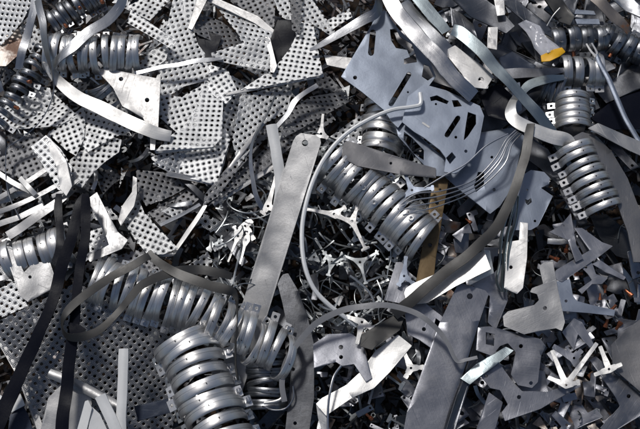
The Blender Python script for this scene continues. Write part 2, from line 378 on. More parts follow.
def copy_tree(o, parent=None):
    c = o.copy(); COL.objects.link(c)
    if parent is not None: c.parent = parent; c.matrix_parent_inverse = o.matrix_parent_inverse.copy()
    for ch in list(o.children): copy_tree(ch, c)
    return c
def roll(where, group, p0, p1, h0, h1, Rpx, n_, m='clamp', arc=(-15, 195), turn=0, wfac=.9, studs=0, lug=False, ear=7, eyel=(), lean=0, gaps=(), jit=1.6, droop=-.5, end='', bow=0):
    """a row of clamps pushed together along an axis from photo point p0 to p1"""
    A, B = pt(*p0, h0), pt(*p1, h1); d = (B - A).normalized(); pitch = (B - A).length / max(n_ - 1, 1) / S
    protos = {}
    for i in range(n_):
        ey = (i in eyel, studs if (abs(studs) == 1 or i % 3 == 1) else 0)
        if ey not in protos: o = protos[ey] = clamp_proto(Rpx, pitch * wfac, arc, m, ey[1], lug, ear, ey[0], droop)
        else: o = copy_tree(protos[ey])
        f = i / max(n_ - 1, 1); sh = sum(g[1] for g in gaps if i >= g[0])
        up = Vector((0, 0, 1)) - d * d.z; up.normalize()
        q = Matrix.Rotation(R(turn + random.uniform(-9, 9) * jit), 3, d)
        X = d; Z = q @ up; Y = Z.cross(X)
        mt = Matrix((X, Y, Z)).transposed()
        mt = Matrix.Rotation(R(lean + random.uniform(-5, 5) * jit), 3, Y) @ Matrix.Rotation(R(random.uniform(-4, 4) * jit), 3, Z) @ mt
        side = d.cross(Vector((0, 0, 1))).normalized()
        loc = A.lerp(B, f) + d * sh * S + side * (random.uniform(-1.3, 1.3) * jit + bow * 4 * f * (1 - f)) * S + Vector((0, 0, random.uniform(-1.6, 1.6) * jit * .001))
        o.matrix_world = Matrix.Translation(loc) @ mt.to_4x4() @ Matrix.Diagonal((*[random.uniform(.95, 1.05)] * 3, 1))
        tag(o, f'{ORD[i]} pipe clamp from the {end} of the {group}', 'pipe clamp', group)
# ================================================================== the ground under the heap
bm = bmesh.new(); bmesh.ops.create_grid(bm, x_segments=60, y_segments=60, size=3)
for v in bm.verts: v.co.z = -.125 + .012 * noise.noise(v.co * 6)
g = link('ground', finish(bm), gm); g['kind'] = 'structure'
# ================================================================== perforated sheets, upper left
GP = 'perforated sheet offcuts'
def perf(label, outline, h, slope=(0, 0), m='perf', bend=0., ang=0., uvrot=None, lip=None, lipm='galv', holes=(), thick=1.0, ripple=.016):
    slope = (slope[0] + random.gauss(0, .075), slope[1] + random.gauss(0, .075))
    o = plate('perforated_sheet', label, 'perforated sheet', outline, h, m, slope, holes, thick, bend, ripple, ang, uvrot, group=GP, bevel=0)
    if lip: plate('folded_edge', '', '', lip[0], lip[1], lipm, lip[2] if len(lip) > 2 else slope, parent=o, ripple=.01)
    return o
perf('white perforated sheet filling the top left corner', [(-25, -20), (40, -20), (32, 4), (22, 22), (10, 36), (-6, 52), (-30, 60)], 4, (.22, .1))
perf('small perforated scrap with a white edge beside the grey strap at top left', [(19, 30), (30, 20), (44, 34), (40, 52), (30, 53)], -4, (.1, 0))
perf('bright perforated corner poking out at the top left of the fan shaped sheet', [(124, 8), (140, 0), (158, -8), (176, -6), (150, 21), (136, 14)], 14, (0, -.1))
perf('narrow perforated strip with two rows of holes above the silver clamp row', [(131, 10), (177, 41), (172, 49), (126, 22)], 40, (.05, -.05), uvrot=.58)
perf('tall fan shaped perforated sheet with a narrow tip at the top edge', [(175, -10), (184, -12), (190, 20), (198, 44), (211, 61), (214, 74), (206, 96), (196, 128), (176, 132), (160, 118), (156, 84), (164, 40)], 10, (.0, -.04), bend=.05, holes=[[(170, 95), (184, 86), (203, 81), (200, 86), (188, 92), (182, 97)]])
perf('bright slanted perforated strip at the top beside the fan shaped sheet', [(182, -12), (213, -12), (192, 30), (187, 24), (183, 6)], 18, (.15, .1), lip=([(200, -12), (213, -12), (192, 30), (188, 28)], 20, (.15, .1)))
perf('perforated sheet with a grey folded top edge at the top centre left', [(209, -2), (256, 20), (276, 34), (268, 46), (244, 48), (238, 34), (222, 14)], 8, (-.12, -.12), m='perf', lip=([(207, -6), (258, 16), (278, 33), (275, 37), (254, 23), (205, 0)], 11, (0, .1)))
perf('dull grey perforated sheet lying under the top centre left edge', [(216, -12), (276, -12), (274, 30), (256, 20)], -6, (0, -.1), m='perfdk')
perf('bright squarish perforated sheet with a smooth rounded right edge', [(211, 53), (265, 36), (270, 40), (276, 64), (273, 72), (240, 66), (213, 60)], 30, (.06, .0), uvrot=.22, lip=([(263, 36), (270, 38), (277, 66), (274, 73), (270, 72), (270, 56)], 31.5, (.06, 0)))
perf('perforated sheet with a torn saw-tooth right edge at the top', [(270, -10), (304, -12), (335, 31), (331, 36), (312, 24), (292, 22), (280, 16)], 12, (.0, -.05), uvrot=-.5)
perf('pale perforated sheet with a folded lower edge left of the blue plate', [(294, 21), (313, 24), (323, 75), (258, 88), (240, 90), (262, 76), (276, 66), (289, 50), (296, 36)], 20, (.02, -.03), uvrot=.2, lip=([(323, 72), (324, 77), (226, 96), (226, 93)], 22, (0, .3)))
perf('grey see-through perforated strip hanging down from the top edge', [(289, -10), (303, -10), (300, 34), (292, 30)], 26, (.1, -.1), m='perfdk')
plate('black_sheet', 'black pointed sheet standing in for the dark gap between two pale perforated sheets', 'black sheet', [(278, 19), (294, 20), (298, 36), (290, 54), (274, 68), (266, 62), (268, 46)], 13, 'black', (.1, .1))  # black sheet painting the dark gap between the perforated sheets
plate('black_sheet', 'black curved sheet right of the fan shaped perforated sheet', 'black sheet', [(190, 34), (205, 30), (222, 36), (214, 60), (206, 62), (197, 50)], 5, 'black', (.1, -.1))  # sheet in one even black
perf('small grey perforated scrap behind the black curved sheet', [(192, 10), (222, 22), (244, 40), (232, 54), (214, 42), (196, 34)], -2, (-.2, -.1), m='perfdk')
perf('perforated sheet with a saw-tooth right edge and folded lower edge', [(205, 80), (220, 86), (223, 104), (222, 138), (213, 147), (156, 151), (168, 138), (190, 122)], 18, (.05, -.05), uvrot=.05, lip=([(154, 149), (213, 144), (214, 148), (156, 154)], 20, (0, .5)))
perf('grey perforated sheet in the shade right of the saw-tooth sheet', [(223, 70), (246, 84), (256, 112), (236, 122), (222, 172), (206, 182), (168, 172), (152, 164), (210, 140), (222, 120)], 2, (-.12, -.02), m='perf', uvrot=.3)
perf('perforated sheet with a white lower rim under the saw-tooth sheet', [(150, 158), (172, 150), (226, 128), (230, 140), (217, 185), (170, 174)], 7, (.03, -.05), uvrot=-.2, lip=([(168, 171), (218, 181), (217, 186), (166, 176)], 9, (0, .5)))
perf('torn perforated sheet hanging left below the folded edge of the pale sheet', [(240, 96), (293, 83), (288, 112), (264, 124), (250, 150), (238, 168), (232, 140)], 10, (-.1, .0), uvrot=.9)
perf('small perforated piece below the bright squarish sheet', [(209, 64), (228, 70), (238, 92), (226, 104), (208, 92)], 14, (.05, 0), uvrot=1.0)
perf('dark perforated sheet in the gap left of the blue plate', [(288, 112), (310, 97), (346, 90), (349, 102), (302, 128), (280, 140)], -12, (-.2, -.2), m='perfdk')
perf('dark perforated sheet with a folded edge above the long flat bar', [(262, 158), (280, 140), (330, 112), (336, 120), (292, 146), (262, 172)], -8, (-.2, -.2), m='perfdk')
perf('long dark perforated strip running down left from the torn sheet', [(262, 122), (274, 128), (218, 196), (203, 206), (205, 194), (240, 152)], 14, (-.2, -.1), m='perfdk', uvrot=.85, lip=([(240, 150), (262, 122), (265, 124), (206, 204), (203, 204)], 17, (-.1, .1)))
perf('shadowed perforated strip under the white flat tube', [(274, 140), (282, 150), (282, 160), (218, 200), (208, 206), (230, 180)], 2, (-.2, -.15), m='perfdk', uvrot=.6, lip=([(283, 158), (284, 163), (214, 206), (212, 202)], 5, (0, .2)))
perf('grey perforated sheet with light showing through below the dark clamp row', [(-6, 112), (30, 92), (52, 92), (78, 116), (58, 126), (10, 130), (-8, 128)], 0, (.05, -.1), m='perf')
perf('white perforated patch right of the dark clamp row with copper bolts', [(34, 86), (50, 88), (53, 106), (46, 116), (36, 100)], 8, (.1, -.1))
perf('white perforated strip with a raised middle rib at the left', [(31, 147), (46, 135), (60, 148), (72, 166), (72, 190), (58, 190), (46, 170)], 20, (.1, .0), bend=.06, uvrot=.75)
plate('folded_strip', 'smooth grey folded strip along the white ribbed perforated strip', 'metal strip', [(44, 137), (50, 138), (66, 160), (72, 186), (66, 196), (60, 188), (56, 166)], 25, 'galv', (.25, 0))
perf('bright perforated wedge below the white curved strap', [(86, 106), (104, 108), (134, 122), (132, 130), (110, 139), (88, 152), (78, 140)], 16, (.02, -.1), uvrot=.3)
perf('bright perforated piece between the ribbed strip and the wedge', [(48, 133), (76, 112), (86, 104), (84, 138), (76, 156), (66, 150)], 12, (.15, .0), uvrot=-.4)
perf('perforated piece with a curved right edge below the bright wedge', [(70, 160), (84, 148), (110, 136), (122, 140), (119, 152), (104, 163), (92, 174), (82, 188), (70, 182)], 9, (.02, -.08), uvrot=.1)
perf('dull perforated sheet behind the thin curved strap at the left', [(-6, 136), (40, 132), (58, 150), (46, 176), (24, 180), (-6, 168)], -8, (0, -.1), m='perfdk')
perf('white perforated triangle with a curved right edge at the left centre', [(121, 206), (139, 200), (144, 212), (160, 230), (178, 248), (164, 254), (148, 255), (134, 238), (126, 226)], 14, (.05, -.04), uvrot=.4)
plate('curved_strip', 'curved white strip above the white perforated triangle', 'metal strip', [(133, 176), (137, 178), (137, 194), (134, 206), (121, 226), (118, 220), (122, 206), (132, 192)], 22, 'galv', (.2, 0))
perf('grey perforated sheet in the shade below the white rimmed sheet', [(136, 170), (182, 174), (196, 182), (172, 196), (146, 206), (138, 192)], -4, (-.05, -.2), m='perfdk', uvrot=.2)
perf('dark narrow perforated sheet above the white perforated triangle', [(148, 212), (192, 185), (204, 195), (184, 212), (160, 226)], -8, (-.05, -.2), m='perfdk', uvrot=.5)
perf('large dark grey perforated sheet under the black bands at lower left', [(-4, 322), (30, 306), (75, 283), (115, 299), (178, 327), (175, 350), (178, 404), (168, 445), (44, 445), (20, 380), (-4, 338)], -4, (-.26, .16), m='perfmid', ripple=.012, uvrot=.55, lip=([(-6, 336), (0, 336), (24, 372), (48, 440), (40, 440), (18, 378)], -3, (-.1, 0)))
perf('small white perforated scrap at the left edge beside the plain plate', [(-10, 294), (15, 280), (28, 306), (10, 314), (-10, 322)], 10, (.0, .05), uvrot=.45)
perf('perforated scrap framed by the pale L shaped plate', [(88, 232), (106, 226), (118, 236), (112, 246), (90, 256)], 0, (.05, 0), uvrot=.4)
perf('crumpled perforated flap above the left clamp row', [(112, 258), (136, 250), (158, 262), (160, 272), (130, 284), (112, 276)], 6, (-.1, -.1), m='perfdk')
perf('perforated strip between two grey thin straps at upper left', [(140, 62), (152, 50), (170, 44), (166, 60), (150, 72), (140, 74)], 22, (.0, -.1))
# ================================================================== other plates at the left
o = plate('white_bracket', 'white bracket plate with two holes and a stepped right end', 'bracket plate', [(94, 68), (110, 69), (156, 78), (157, 75), (161, 75), (160, 86), (158, 133), (150, 133), (143, 118), (122, 106), (113, 88)], 30, 'galv', (.14, .06), [('c', 121, 79, 2.2), ('c', 147, 100, 2.2)], 1.6)
plate('tab', '', '', [(150, 136), (156, 135), (155, 150), (150, 150)], 26, 'galv', (0, -.2), parent=o)
plate('tab', '', '', [(138, 131), (143, 130), (143, 137), (141, 139), (138, 138)], 24, 'galv', (0, -.2), [('c', 140.5, 133.6, 1.1)], parent=o)
plate('plain_plate', 'plain pale plate with one small hole beside the left black band', 'steel plate', [(2, 246), (14, 250), (24, 272), (34, 262), (50, 262), (58, 286), (28, 302), (20, 296)], 22, 'bar', (-.16, -.06), [('c', 30, 277, 1.6)])
plate('angle_plate', 'pale L shaped plate right of the black bands', 'steel plate', [(87, 199), (97, 192), (104, 206), (118, 232), (128, 240), (122, 249), (90, 262), (86, 256), (109, 245), (106, 236)], 24, 'bar', (.02, -.05))
plate('plain_offcut', 'grey offcut below the large dark perforated sheet', 'steel plate', [(48, 398), (62, 384), (90, 392), (92, 404), (80, 440), (38, 440)], 4, 'galv', (-.15, .1))
plate('navy_plate', 'dark navy flat piece in the lower left corner', 'metal piece', [(10, 415), (22, 404), (28, 414), (38, 445), (6, 445)], 2, 'navy', (-.1, 0))
plate('white_scrap', 'tiny white triangular scrap in the lower left corner', 'metal scrap', [(10, 413), (20, 393), (25, 405)], 8, 'white', (.1, 0))
plate('rusty_plate', 'rusty brown flat scrap showing beside the top left corner sheet', 'metal scrap', [(-8, 48), (12, 30), (26, 26), (24, 50), (6, 66), (-8, 66)], -8, 'rusty', (-.1, -.1), rnd=1)
# ================================================================== straps at the left
ribbon('metal_strap', 'dark grey strap arching down from the clamp rows to the left edge', 'metal strap', [(38, 0, 52, 9, 20), (43, 22, 60, 8, 20), (46, 50, 62, 8, 40), (52, 74, 56, 5, 62), (53, 96, 44, 4.5, 66), (41, 120, 30, 4.5, 62), (22, 138, 22, 4, 60), (8, 148, 20, 4, 66), (6, 160, 14, 4, 70), (7, 190, 12, 3, 70), (20, 220, 8, 3, 70)], 'strap')
ribbon('metal_strap', 'grey strap crossing over the silver clamp row at upper left', 'metal strap', [(123, -8, 44, 9, -30), (120, 6, 52, 10, -25), (108, 20, 60, 11, -10), (86, 34, 66, 11, 0), (68, 50, 62, 12, 10), (48, 70, 46, 10, 20)], 'strap')
ribbon('metal_strap', 'mid grey strap leaning down from the top left corner', 'metal strap', [(35, -8, 50, 10, 10), (35, 8, 48, 10, 10), (27, 34, 40, 9, 5), (22, 52, 34, 9, 0), (18, 70, 22, 8, 0)], 'strap')
ribbon('metal_strap', 'bright white curved strap sweeping under the white bracket plate', 'metal strap', [(46, 62, 40, 9, -40), (54, 76, 44, 11, -25), (70, 91, 46, 13, -10), (92, 104, 46, 14, -4), (128, 121, 44, 14, 0), (152, 131, 40, 13, 6), (171, 136, 34, 11, 20)], 'straplt')
ribbon('thin_strap', 'thin grey strap lying across the perforated sheets below the narrow strip', 'thin strap', [(136, 73, 30, 4), (170, 66, 34, 4.5), (205, 60, 36, 5), (222, 58, 34, 3)], 'strap')
ribbon('thin_strap', 'silver thin strap bent down the left of the dark perforated sheets', 'thin strap', [(318, 85, 20, 5, 0), (304, 94, 22, 5, 0), (294, 102, 24, 6, 10), (286, 116, 20, 5, 10), (270, 134, 12, 5, 10)], 'strap')
ribbon('thin_strap', 'thin grey strap hanging over the long dark perforated strip', 'thin strap', [(276, 95, 24, 2.5, 40), (266, 116, 24, 3, 40), (253, 142, 24, 3.5, 40), (252, 170, 22, 4.5, 30), (256, 196, 14, 5, 20), (266, 212, 6, 5, 10)], 'strap')
ribbon('thin_strap', 'short white edge strip pointing down left beneath the shadowed strips', 'thin strap', [(205, 205, 12, 4, 20), (196, 220, 12, 5, 20), (186, 234, 10, 5, 20), (174, 254, 6, 4, 20)], 'straplt')
ribbon('thin_strap', 'grey thin strip lying between the dark perforated sheets at left centre', 'thin strap', [(200, 204, 4, 4, 20), (180, 216, 4, 5, 20), (160, 225, 2, 4, 20)], 'strap')
for i, (x0, y0, x1, y1, wd, h, lb) in enumerate([(8, 236, 72, 190, 9, 6, 'widest pinkish grey strip slanting up from the left edge'), (0, 212, 60, 184, 5, 10, 'narrow grey strip slanting above the widest pinkish strip'), (-6, 200, 50, 168, 5, 4, 'thin dull strip slanting across the left edge'), (20, 178, 36, 195, 5, 16, 'short bright curled strip at the left edge'), (-4, 172, 30, 192, 5, 12, 'pale short strip sloping down right at the left edge'), (52, 196, 78, 180, 4, 16, 'short grey strip beneath the white ribbed perforated strip'), (-8, 226, 44, 206, 6, 2, 'dull grey strip just above the widest pinkish strip')]):
    ribbon('thin_strap', lb, 'thin strap', [(x0, y0, h, wd, 10), ((x0 + x1) / 2 + 1, (y0 + y1) / 2 + 1, h + 4, wd, 0), (x1, y1, h, wd, -10)], 'bar' if i != 3 else 'straplt')
ribbon('black_band', 'wide glossy black band running from the fold to the lower left edge', 'black band', [(85, 194, 58, 6, 10), (79, 206, 60, 10, 0), (72, 236, 60, 10, 0), (62, 262, 58, 11, 0), (56, 290, 54, 11, 0), (46, 318, 50, 11, 0), (30, 352, 44, 12, 0), (14, 388, 38, 13, 0), (-4, 430, 34, 14, 0)], 'black', 1.8, crown=.02)
ribbon('black_band', 'narrower black band running straight down to the bottom edge', 'black band', [(86, 194, 64, 6, 0), (86, 206, 62, 9, 0), (85, 236, 58, 9, 0), (80, 270, 54, 9, 0), (76, 310, 50, 9, 0), (71, 345, 46, 11, 0), (66, 390, 42, 11, 0), (60, 445, 38, 12, 0)], 'black', 1.8, crown=.02)
ribbon('black_band', 'short black band dropping left of the folded black bands', 'black band', [(59, 194, 36, 6, 0), (58, 210, 38, 8, 0), (60, 230, 40, 7, 0), (60, 246, 42, 8, 0), (56, 262, 40, 9, 0)], 'black', 1.6, crown=.02)
plate('black_scrap', 'small black hooked scrap on the narrower black band', 'metal scrap', [(68, 322), (78, 324), (86, 329), (84, 334), (70, 334)], 54, 'black')
ribbon('metal_strap', 'dull grey strap bent into a loop over the left clamp row', 'metal strap', [(150, 256, 58, 7, 0), (132, 266, 64, 8, 0), (110, 278, 66, 8, 0), (84, 296, 64, 8, 0), (66, 312, 62, 8, 20), (62, 326, 60, 6, 60), (68, 336, 60, 7, 40), (84, 337, 62, 8, 10), (100, 330, 64, 7, 0), (118, 312, 66, 6, 0), (130, 298, 68, 7, 0), (144, 284, 66, 8, 0), (170, 273, 56, 9, 0), (200, 270, 46, 9, 0), (232, 276, 36, 7, 0)], 'brown')
ribbon('metal_strap', 'grey strap with a bright torn edge turning down over the left clamp row', 'metal strap', [(148, 252, 56, 7, 0), (158, 262, 58, 8, 0), (180, 274, 60, 9, 0), (206, 284, 60, 9, 0), (226, 289, 60, 9, 10), (235, 294, 60, 7, 40), (237, 310, 62, 4, 70), (236, 340, 66, 3.5, 70), (236, 366, 64, 3.5, 60), (238, 380, 60, 3, 60)], 'brown')
def flat_tube(label, pts, m='white', wd=9):
    o = ribbon('flat_tube', label, 'flat tube', [(x, y, h, wd, 0) for x, y, h in pts], m, 4.0, crown=.18)
    return o
flat_tube('upright white flat tube standing clear on the dark perforated sheet', [(124, 349, 44), (123, 380, 42), (121, 440, 38)])
flat_tube('white flat tube leaning left at the bottom edge', [(100, 395, 46), (107, 410, 44), (121, 440, 40)], wd=10)
flat_tube('dull grey flat tube lying behind the narrower black band', [(49, 373, 10), (80, 386, 14), (126, 411, 18)], 'bar', 9)
flat_tube('long white flat tube left of the drilled flat bar', [(272, 125, 36), (276, 150, 32), (280, 190, 22), (276, 220, 8)], 'white', 11)
o = plate('white_angle', 'white folded angle piece at the bottom edge left of the tubes', 'angle piece', [(74, 440), (85, 401), (88, 400), (92, 408), (84, 440)], 44, 'white', (.3, 0)); plate('flange', '', '', [(86, 401), (100, 414), (112, 440), (86, 440), (92, 410)], 42, 'white', (-.2, 0), parent=o)
o = plate('bolted_bar', 'dark blue flat bar with a pale bolt head on its right end', 'flat bar', [(134, 406), (170, 398), (172, 412), (138, 421)], 4, 'navy', (-.05, .05), thick=3)
plate('bolt_head', '', '', [(168, 397), (176, 396), (177, 407), (169, 408)], 12, 'steel', holes=[('c', 172, 402, 1.6)], thick=5, parent=o, ripple=0)
# ================================================================== rows of pipe clamps
roll('silver row at upper left', 'silver clamp row at upper left', (50, 53), (136, 55), 26, 26, 19, 12, arc=(-4, 184), turn=10, ear=6, end='left end', lean=8, gaps=((7, 2),))
roll('dark row with copper bolts at the top left', 'dark clamp row at the top left', (54, 24), (96, -4), 30, 34, 13, 8, 'clampdk', turn=-20, studs=-2, ear=6, end='lower end')
roll('dark row at the left edge', 'dark clamp row at the left edge', (44, 52), (-2, 122), 22, 26, 10, 10, 'clampdk', turn=10, studs=2, ear=9, end='upper end', wfac=.6)
roll('large silver row inside the wire ring', 'large silver clamp row in the centre', (334, 162), (420, 236), 18, 20, 22, 14, turn=12, ear=9, eyel=(2, 5, 7, 11), end='upper end', lean=5, gaps=((4, 1.5), (8, 2)), arc=(-5, 185))
roll('short row beneath the blue plate', 'short clamp row under the blue plate', (386, 108), (379, 152), -14, -18, 21, 6, turn=0, ear=6, end='upper end')
roll('short row beside the orange tipped film', 'short clamp row near the plastic film', (566, 72), (598, 72), 22, 22, 16, 4, 'clamp', turn=-10, ear=7, end='left end', wfac=.85)
roll('dark row nested left of the orange tipped film row', 'dark nested clamps near the plastic film', (546, 88), (560, 92), 4, 8, 20, 3, 'clampdk', ear=5, end='left end')
roll('block of five above the crossing dark plate', 'five nested clamps at the right', (571, 100), (573, 128), 20, 20, 17, 5, 'clamp', turn=0, ear=9, end='upper end', arc=(0, 180), jit=.5)
roll('ladder-like row beside the big curved plate', 'ladder-like clamp row at the right', (574, 150), (602, 208), 38, 36, 18, 8, 'clamp', wfac=.75, turn=0, ear=9, end='upper end', arc=(0, 180), jit=.5)
roll('dark chain with copper bolts at the top right', 'dark clamp chain at the top right', (556, 40), (600, 38), 20, 20, 13, 4, 'clampdk', turn=30, lug=True, studs=-2, ear=7, end='left end', wfac=.8)
roll('drooping half of the top right chain', 'drooping clamp chain at the top right', (606, 38), (650, 58), 20, 20, 13, 5, 'clampdk', turn=30, lug=True, studs=-2, ear=7, end='left end', wfac=.8)
roll('shiny half-buried row behind the left plain plate', 'half-buried clamp row at the left', (12, 262), (66, 246), -2, 0, 19, 6, 'clamp', turn=0, ear=6, end='left end', gaps=((3, 3),))
roll('bright row above the dark perforated sheet', 'bright clamp row under the looped strap', (94, 281), (196, 307), 8, 16, 23, 13, turn=0, arc=(5, 185), ear=7, end='left end', lean=14, studs=1, gaps=((6, 2),))
roll('slanted row crossing the flat bar', 'slanted clamp row crossing the flat bar', (206, 312), (288, 360), 34, 22, 21, 10, wfac=.8, jit=2.6, turn=24, ear=9, end='left end', lean=10, arc=(-25, 205), gaps=((2, -2), (5, -3)))
roll('thick silver row at the bottom left', 'thick silver clamp row at the bottom', (186, 344), (224, 440), 24, 22, 27, 9, arc=(0, 180), turn=4, ear=8, end='upper end', lean=-6, studs=-1)
roll('dark row hanging below the slanted row', 'dark clamp row below the slanted row', (266, 358), (268, 408), -18, -26, 19, 9, 'clampdk', turn=0, ear=5, end='upper end')
roll('dark end-on pair beneath the white bracket plate', 'end-on clamps below the white bracket', (101, 88), (104, 92), 6, 12, 12, 2, 'clampdk', ear=4, end='left side', lean=60)
# ================================================================== centre: bar, wires, plates
plate('flat_bar', 'long grey flat bar with one drilled hole near its rounded upper end', 'flat bar', [(293, 141), (296, 136), (301, 133), (315, 135), (320, 138), (321, 143), (258, 345), (240, 398), (214, 391), (243, 302)], 12, 'bar', (.12, .13), [('c', 305, 143, 3.2)], 4.0, ripple=.008, bevel=.001, uvrot=1.28)
plate('bent_sheet', 'dark curved tapering sheet with two holes below the flat bar', 'bent sheet', [(277, 282), (283, 274), (288, 273), (298, 290), (308, 318), (314, 345), (314, 398), (308, 440), (284, 440), (290, 385), (292, 348), (286, 320)], 10, 'dark', (.1, .02), [('c', 293, 369, 1.8), ('c', 295, 423, 1.8)], 2.5, bend=-.25, ang=0)
W = tube('wire_ring', 'large white wire bent into an open ring with a hooked end', 'wire ring', [(420, 93, 64), (420.5, 104, 64), (412, 107, 64), (392, 110, 63), (370, 119, 62), (350, 131, 60), (332, 148, 58), (317, 172, 56), (307, 200, 54), (302, 230, 52), (304, 262, 50), (313, 287, 46), (328, 304, 40), (346, 318, 30), (356, 326, 22)], 2.2, 'wirewhite', n_=7)
ribbon('band_ring', 'grey flat band bent into a half circle at the bottom centre', 'band ring', [(284, 402, 26, 5, 10), (282, 384, 34, 5, 10), (286, 364, 42, 5.5, 10), (298, 343, 52, 5.5, 10), (316, 324, 62, 5.5, 10), (340, 311, 70, 5.5, 10), (366, 306, 74, 5.5, 10), (392, 306, 76, 5, 10), (416, 313, 74, 5, 10), (436, 328, 68, 4.5, 10), (448, 344, 62, 4, 10), (456, 361, 56, 3.5, 0), (466, 360, 54, 3, 0), (477, 357, 52, 3, 0)], 'hoop', 2.6)
tube('bent_rod', 'short pale rod bent square against the dark lower clamp row', 'bent rod', [(284, 372, 20), (283, 386, 20), (282, 397, 20), (276, 401, 20), (264, 403, 20)], 1.4, 'straplt')
tube('wire', 'thin curled wire loop beside the bent square rod', 'wire', [(264, 406, 8), (274, 410, 10), (286, 408, 14), (293, 398, 18), (293, 386, 18)], .8, 'steel')
tube('wire', 'thin wire hanging across the bright bent strip at the bottom', 'wire', [(341, 366, 38), (334, 376, 44), (330, 392, 46), (328, 410, 44), (328, 440, 40)], 1.1, 'steel')
ribbon('metal_strap', 'broad dark brownish strap crossing the white wedge in the centre right', 'metal strap', [(531, 124, 64, 8, 30), (527, 146, 66, 9, 20), (518, 180, 66, 9, 10), (505, 212, 66, 9.5, 5), (489, 235, 66, 10, 0), (464, 258, 64, 10, 0), (434, 281, 60, 10, 0), (408, 304, 50, 11, 0), (394, 315, 40, 11, 0)], 'brown', 2.2, crown=.02)
o = plate('steel_wedge', 'bright white pointed plate crossed by the brownish strap', 'steel plate', [(404, 293), (406, 288), (414, 283), (458, 264), (484, 250), (491, 269), (456, 286), (427, 303), (412, 304), (406, 300)], 46, 'straplt', ('f', .8), thick=1.8, ripple=.006)
plate('folded_edge', '', '', [(484, 250), (491, 269), (468, 281), (470, 285), (494, 273), (490, 250)], 43, 'galv', (-.4, 0), parent=o)
plate('steel_plate', 'blue grey plate with long slots and cut-outs in the upper centre', 'steel plate', [(341, 77), (379, 12), (385, 10), (398, 28), (416, 46), (430, 62), (436, 76), (420, 98), (398, 128), (392, 122), (384, 110), (362, 92)], 42, 'blue', (-.03, -.06),
      [('s', 373, 32, 371, 53, 6), ('s', 409, 74, 391, 104, 5), ('c', 355, 78, 2), [(390, 29), (396, 28), (400, 36), (412, 44), (416, 56), (417, 62), (404, 64), (404, 59), (410, 57), (407, 50), (396, 48), (391, 40)], [(424, 64), (429, 66), (434, 76), (428, 80), (422, 76)], ('c', 408, 92, 1)], 1.8, ripple=.015)
plate('steel_plate', 'second blue grey plate with a diagonal slot overlapping the upper plate', 'steel plate', [(402, 122), (408, 96), (424, 84), (446, 90), (480, 106), (484, 116), (480, 138), (474, 158), (456, 174), (444, 172), (446, 158), (440, 150), (424, 138), (414, 132)], 52, 'blue', (-.05, -.05),
      [('s', 458, 118, 447, 135, 5), [(468, 112), (476, 115), (476, 124), (468, 136), (464, 140), (466, 124)], [(452, 100), (458, 100), (462, 106), (454, 107)], ('c', 456, 137, 1.4), ('c', 466, 151, 1.6), ('c', 436, 104, 1.1), [(430, 97), (437, 95), (449, 101), (447, 104), (436, 100), (431, 101)], [(446, 158), (452, 152), (456, 157), (450, 164)], [(421, 140), (428, 142), (438, 152), (434, 156), (424, 148)][::-1]], 1.8, ripple=.015)
plate('steel_plate', 'narrow blue grey frame with angular windows beneath the second plate', 'steel plate', [(395, 124), (402, 120), (446, 160), (452, 176), (434, 176), (410, 150), (398, 136)], 40, 'blue', (-.05, -.05), [[(404, 132), (412, 138), (424, 150), (424, 160), (414, 154), (404, 140)]], 1.8)
plate('steel_plate', 'long grey pointed plate lying over the top of the large clamp row', 'steel plate', [(344, 140), (352, 142), (420, 164), (436, 168), (436, 178), (400, 174), (358, 166), (342, 158)], 50, 'mid', (-.1, -.08), [('c', 391, 163, 1.4)], 1.6)
bp = [o for o in COL.objects if o.name.startswith('steel_plate')]
for px, py, k, h in ((376, 79, 0, 44), (426, 125, 1, 54)):
    plate('embossed_mark', '', '', slot(px - 3, py - 2, px + 3, py + 2, 2.2), h, 'galv', (-.03, -.05), parent=bp[k], ripple=0, thick=1, rnd=0)
plate('steel_plate', 'blue grey sheet lying under the wire bundle', 'steel plate', [(440, 172), (470, 134), (512, 128), (524, 136), (512, 188), (500, 206), (490, 214), (460, 190)], 26, 'blue', (-.06, -.05), [[(478, 172), (484, 172), (484, 186), (476, 192), (474, 186)], ('c', 494, 190, 1.6), ('c', 492, 157, 1.4)], 1.8)
plate('steel_plate', 'bluish plate with a heart-like hole right of the brownish strap', 'steel plate', [(514, 214), (521, 176), (531, 170), (544, 172), (550, 178), (549, 184), (541, 188), (553, 196), (538, 226), (531, 230), (512, 230)], 34, 'blue', (-.05, -.04), [[(525, 199), (528, 200), (531, 198), (532, 202), (528, 205), (526, 203)], ('c', 527, 190, 1.1), ('c', 535, 221, 1.3)], 1.8)
plate('drilled_bar', 'yellow brown drilled bar right of the large clamp row', 'drilled bar', [(434, 172), (449, 178), (444, 206), (436, 258), (432, 296), (414, 292), (424, 240)], 26, 'gold', (-.05, 0), [('c', 437, 203, 2), ('c', 434, 218, 2), ('c', 430, 245, 2.2), ('c', 431, 231, 1), ('c', 440, 190, 1.2)], 2.6)
for i, (dx, dy, h, lb) in enumerate([(0, 0, 58, 'uppermost'), (2, 3, 56, 'second'), (3, 6, 54, 'third'), (6, 9, 52, 'lowest')]):
    tube('wire', f'{lb} of the four springy wires fanning from the blue strap to the clamps', 'wire', [(516 + dx, 130 + dy * .4, h), (506 + dx, 140 + dy * .5, h + 2), (494 + dx * 1.6, 160 + dy * .6, h + 6), (472 + i * 2, 181 + dy * .9, h + 3 - i * 3), (441, 191 + dy * 1.6, h + 2), (416 - i * 3, 194 + dy * 2.2, h + i * 2), (398 - dx, 207 + dy * 1.3, h - 8)], .65, 'steel', group='springy wires at the centre right')
tube('wire', 'thin wire curving above the springy wire fan', 'wire', [(508, 134, 60), (486, 146, 62), (466, 164, 62), (444, 176, 60), (424, 188, 58)], .8, 'steel')
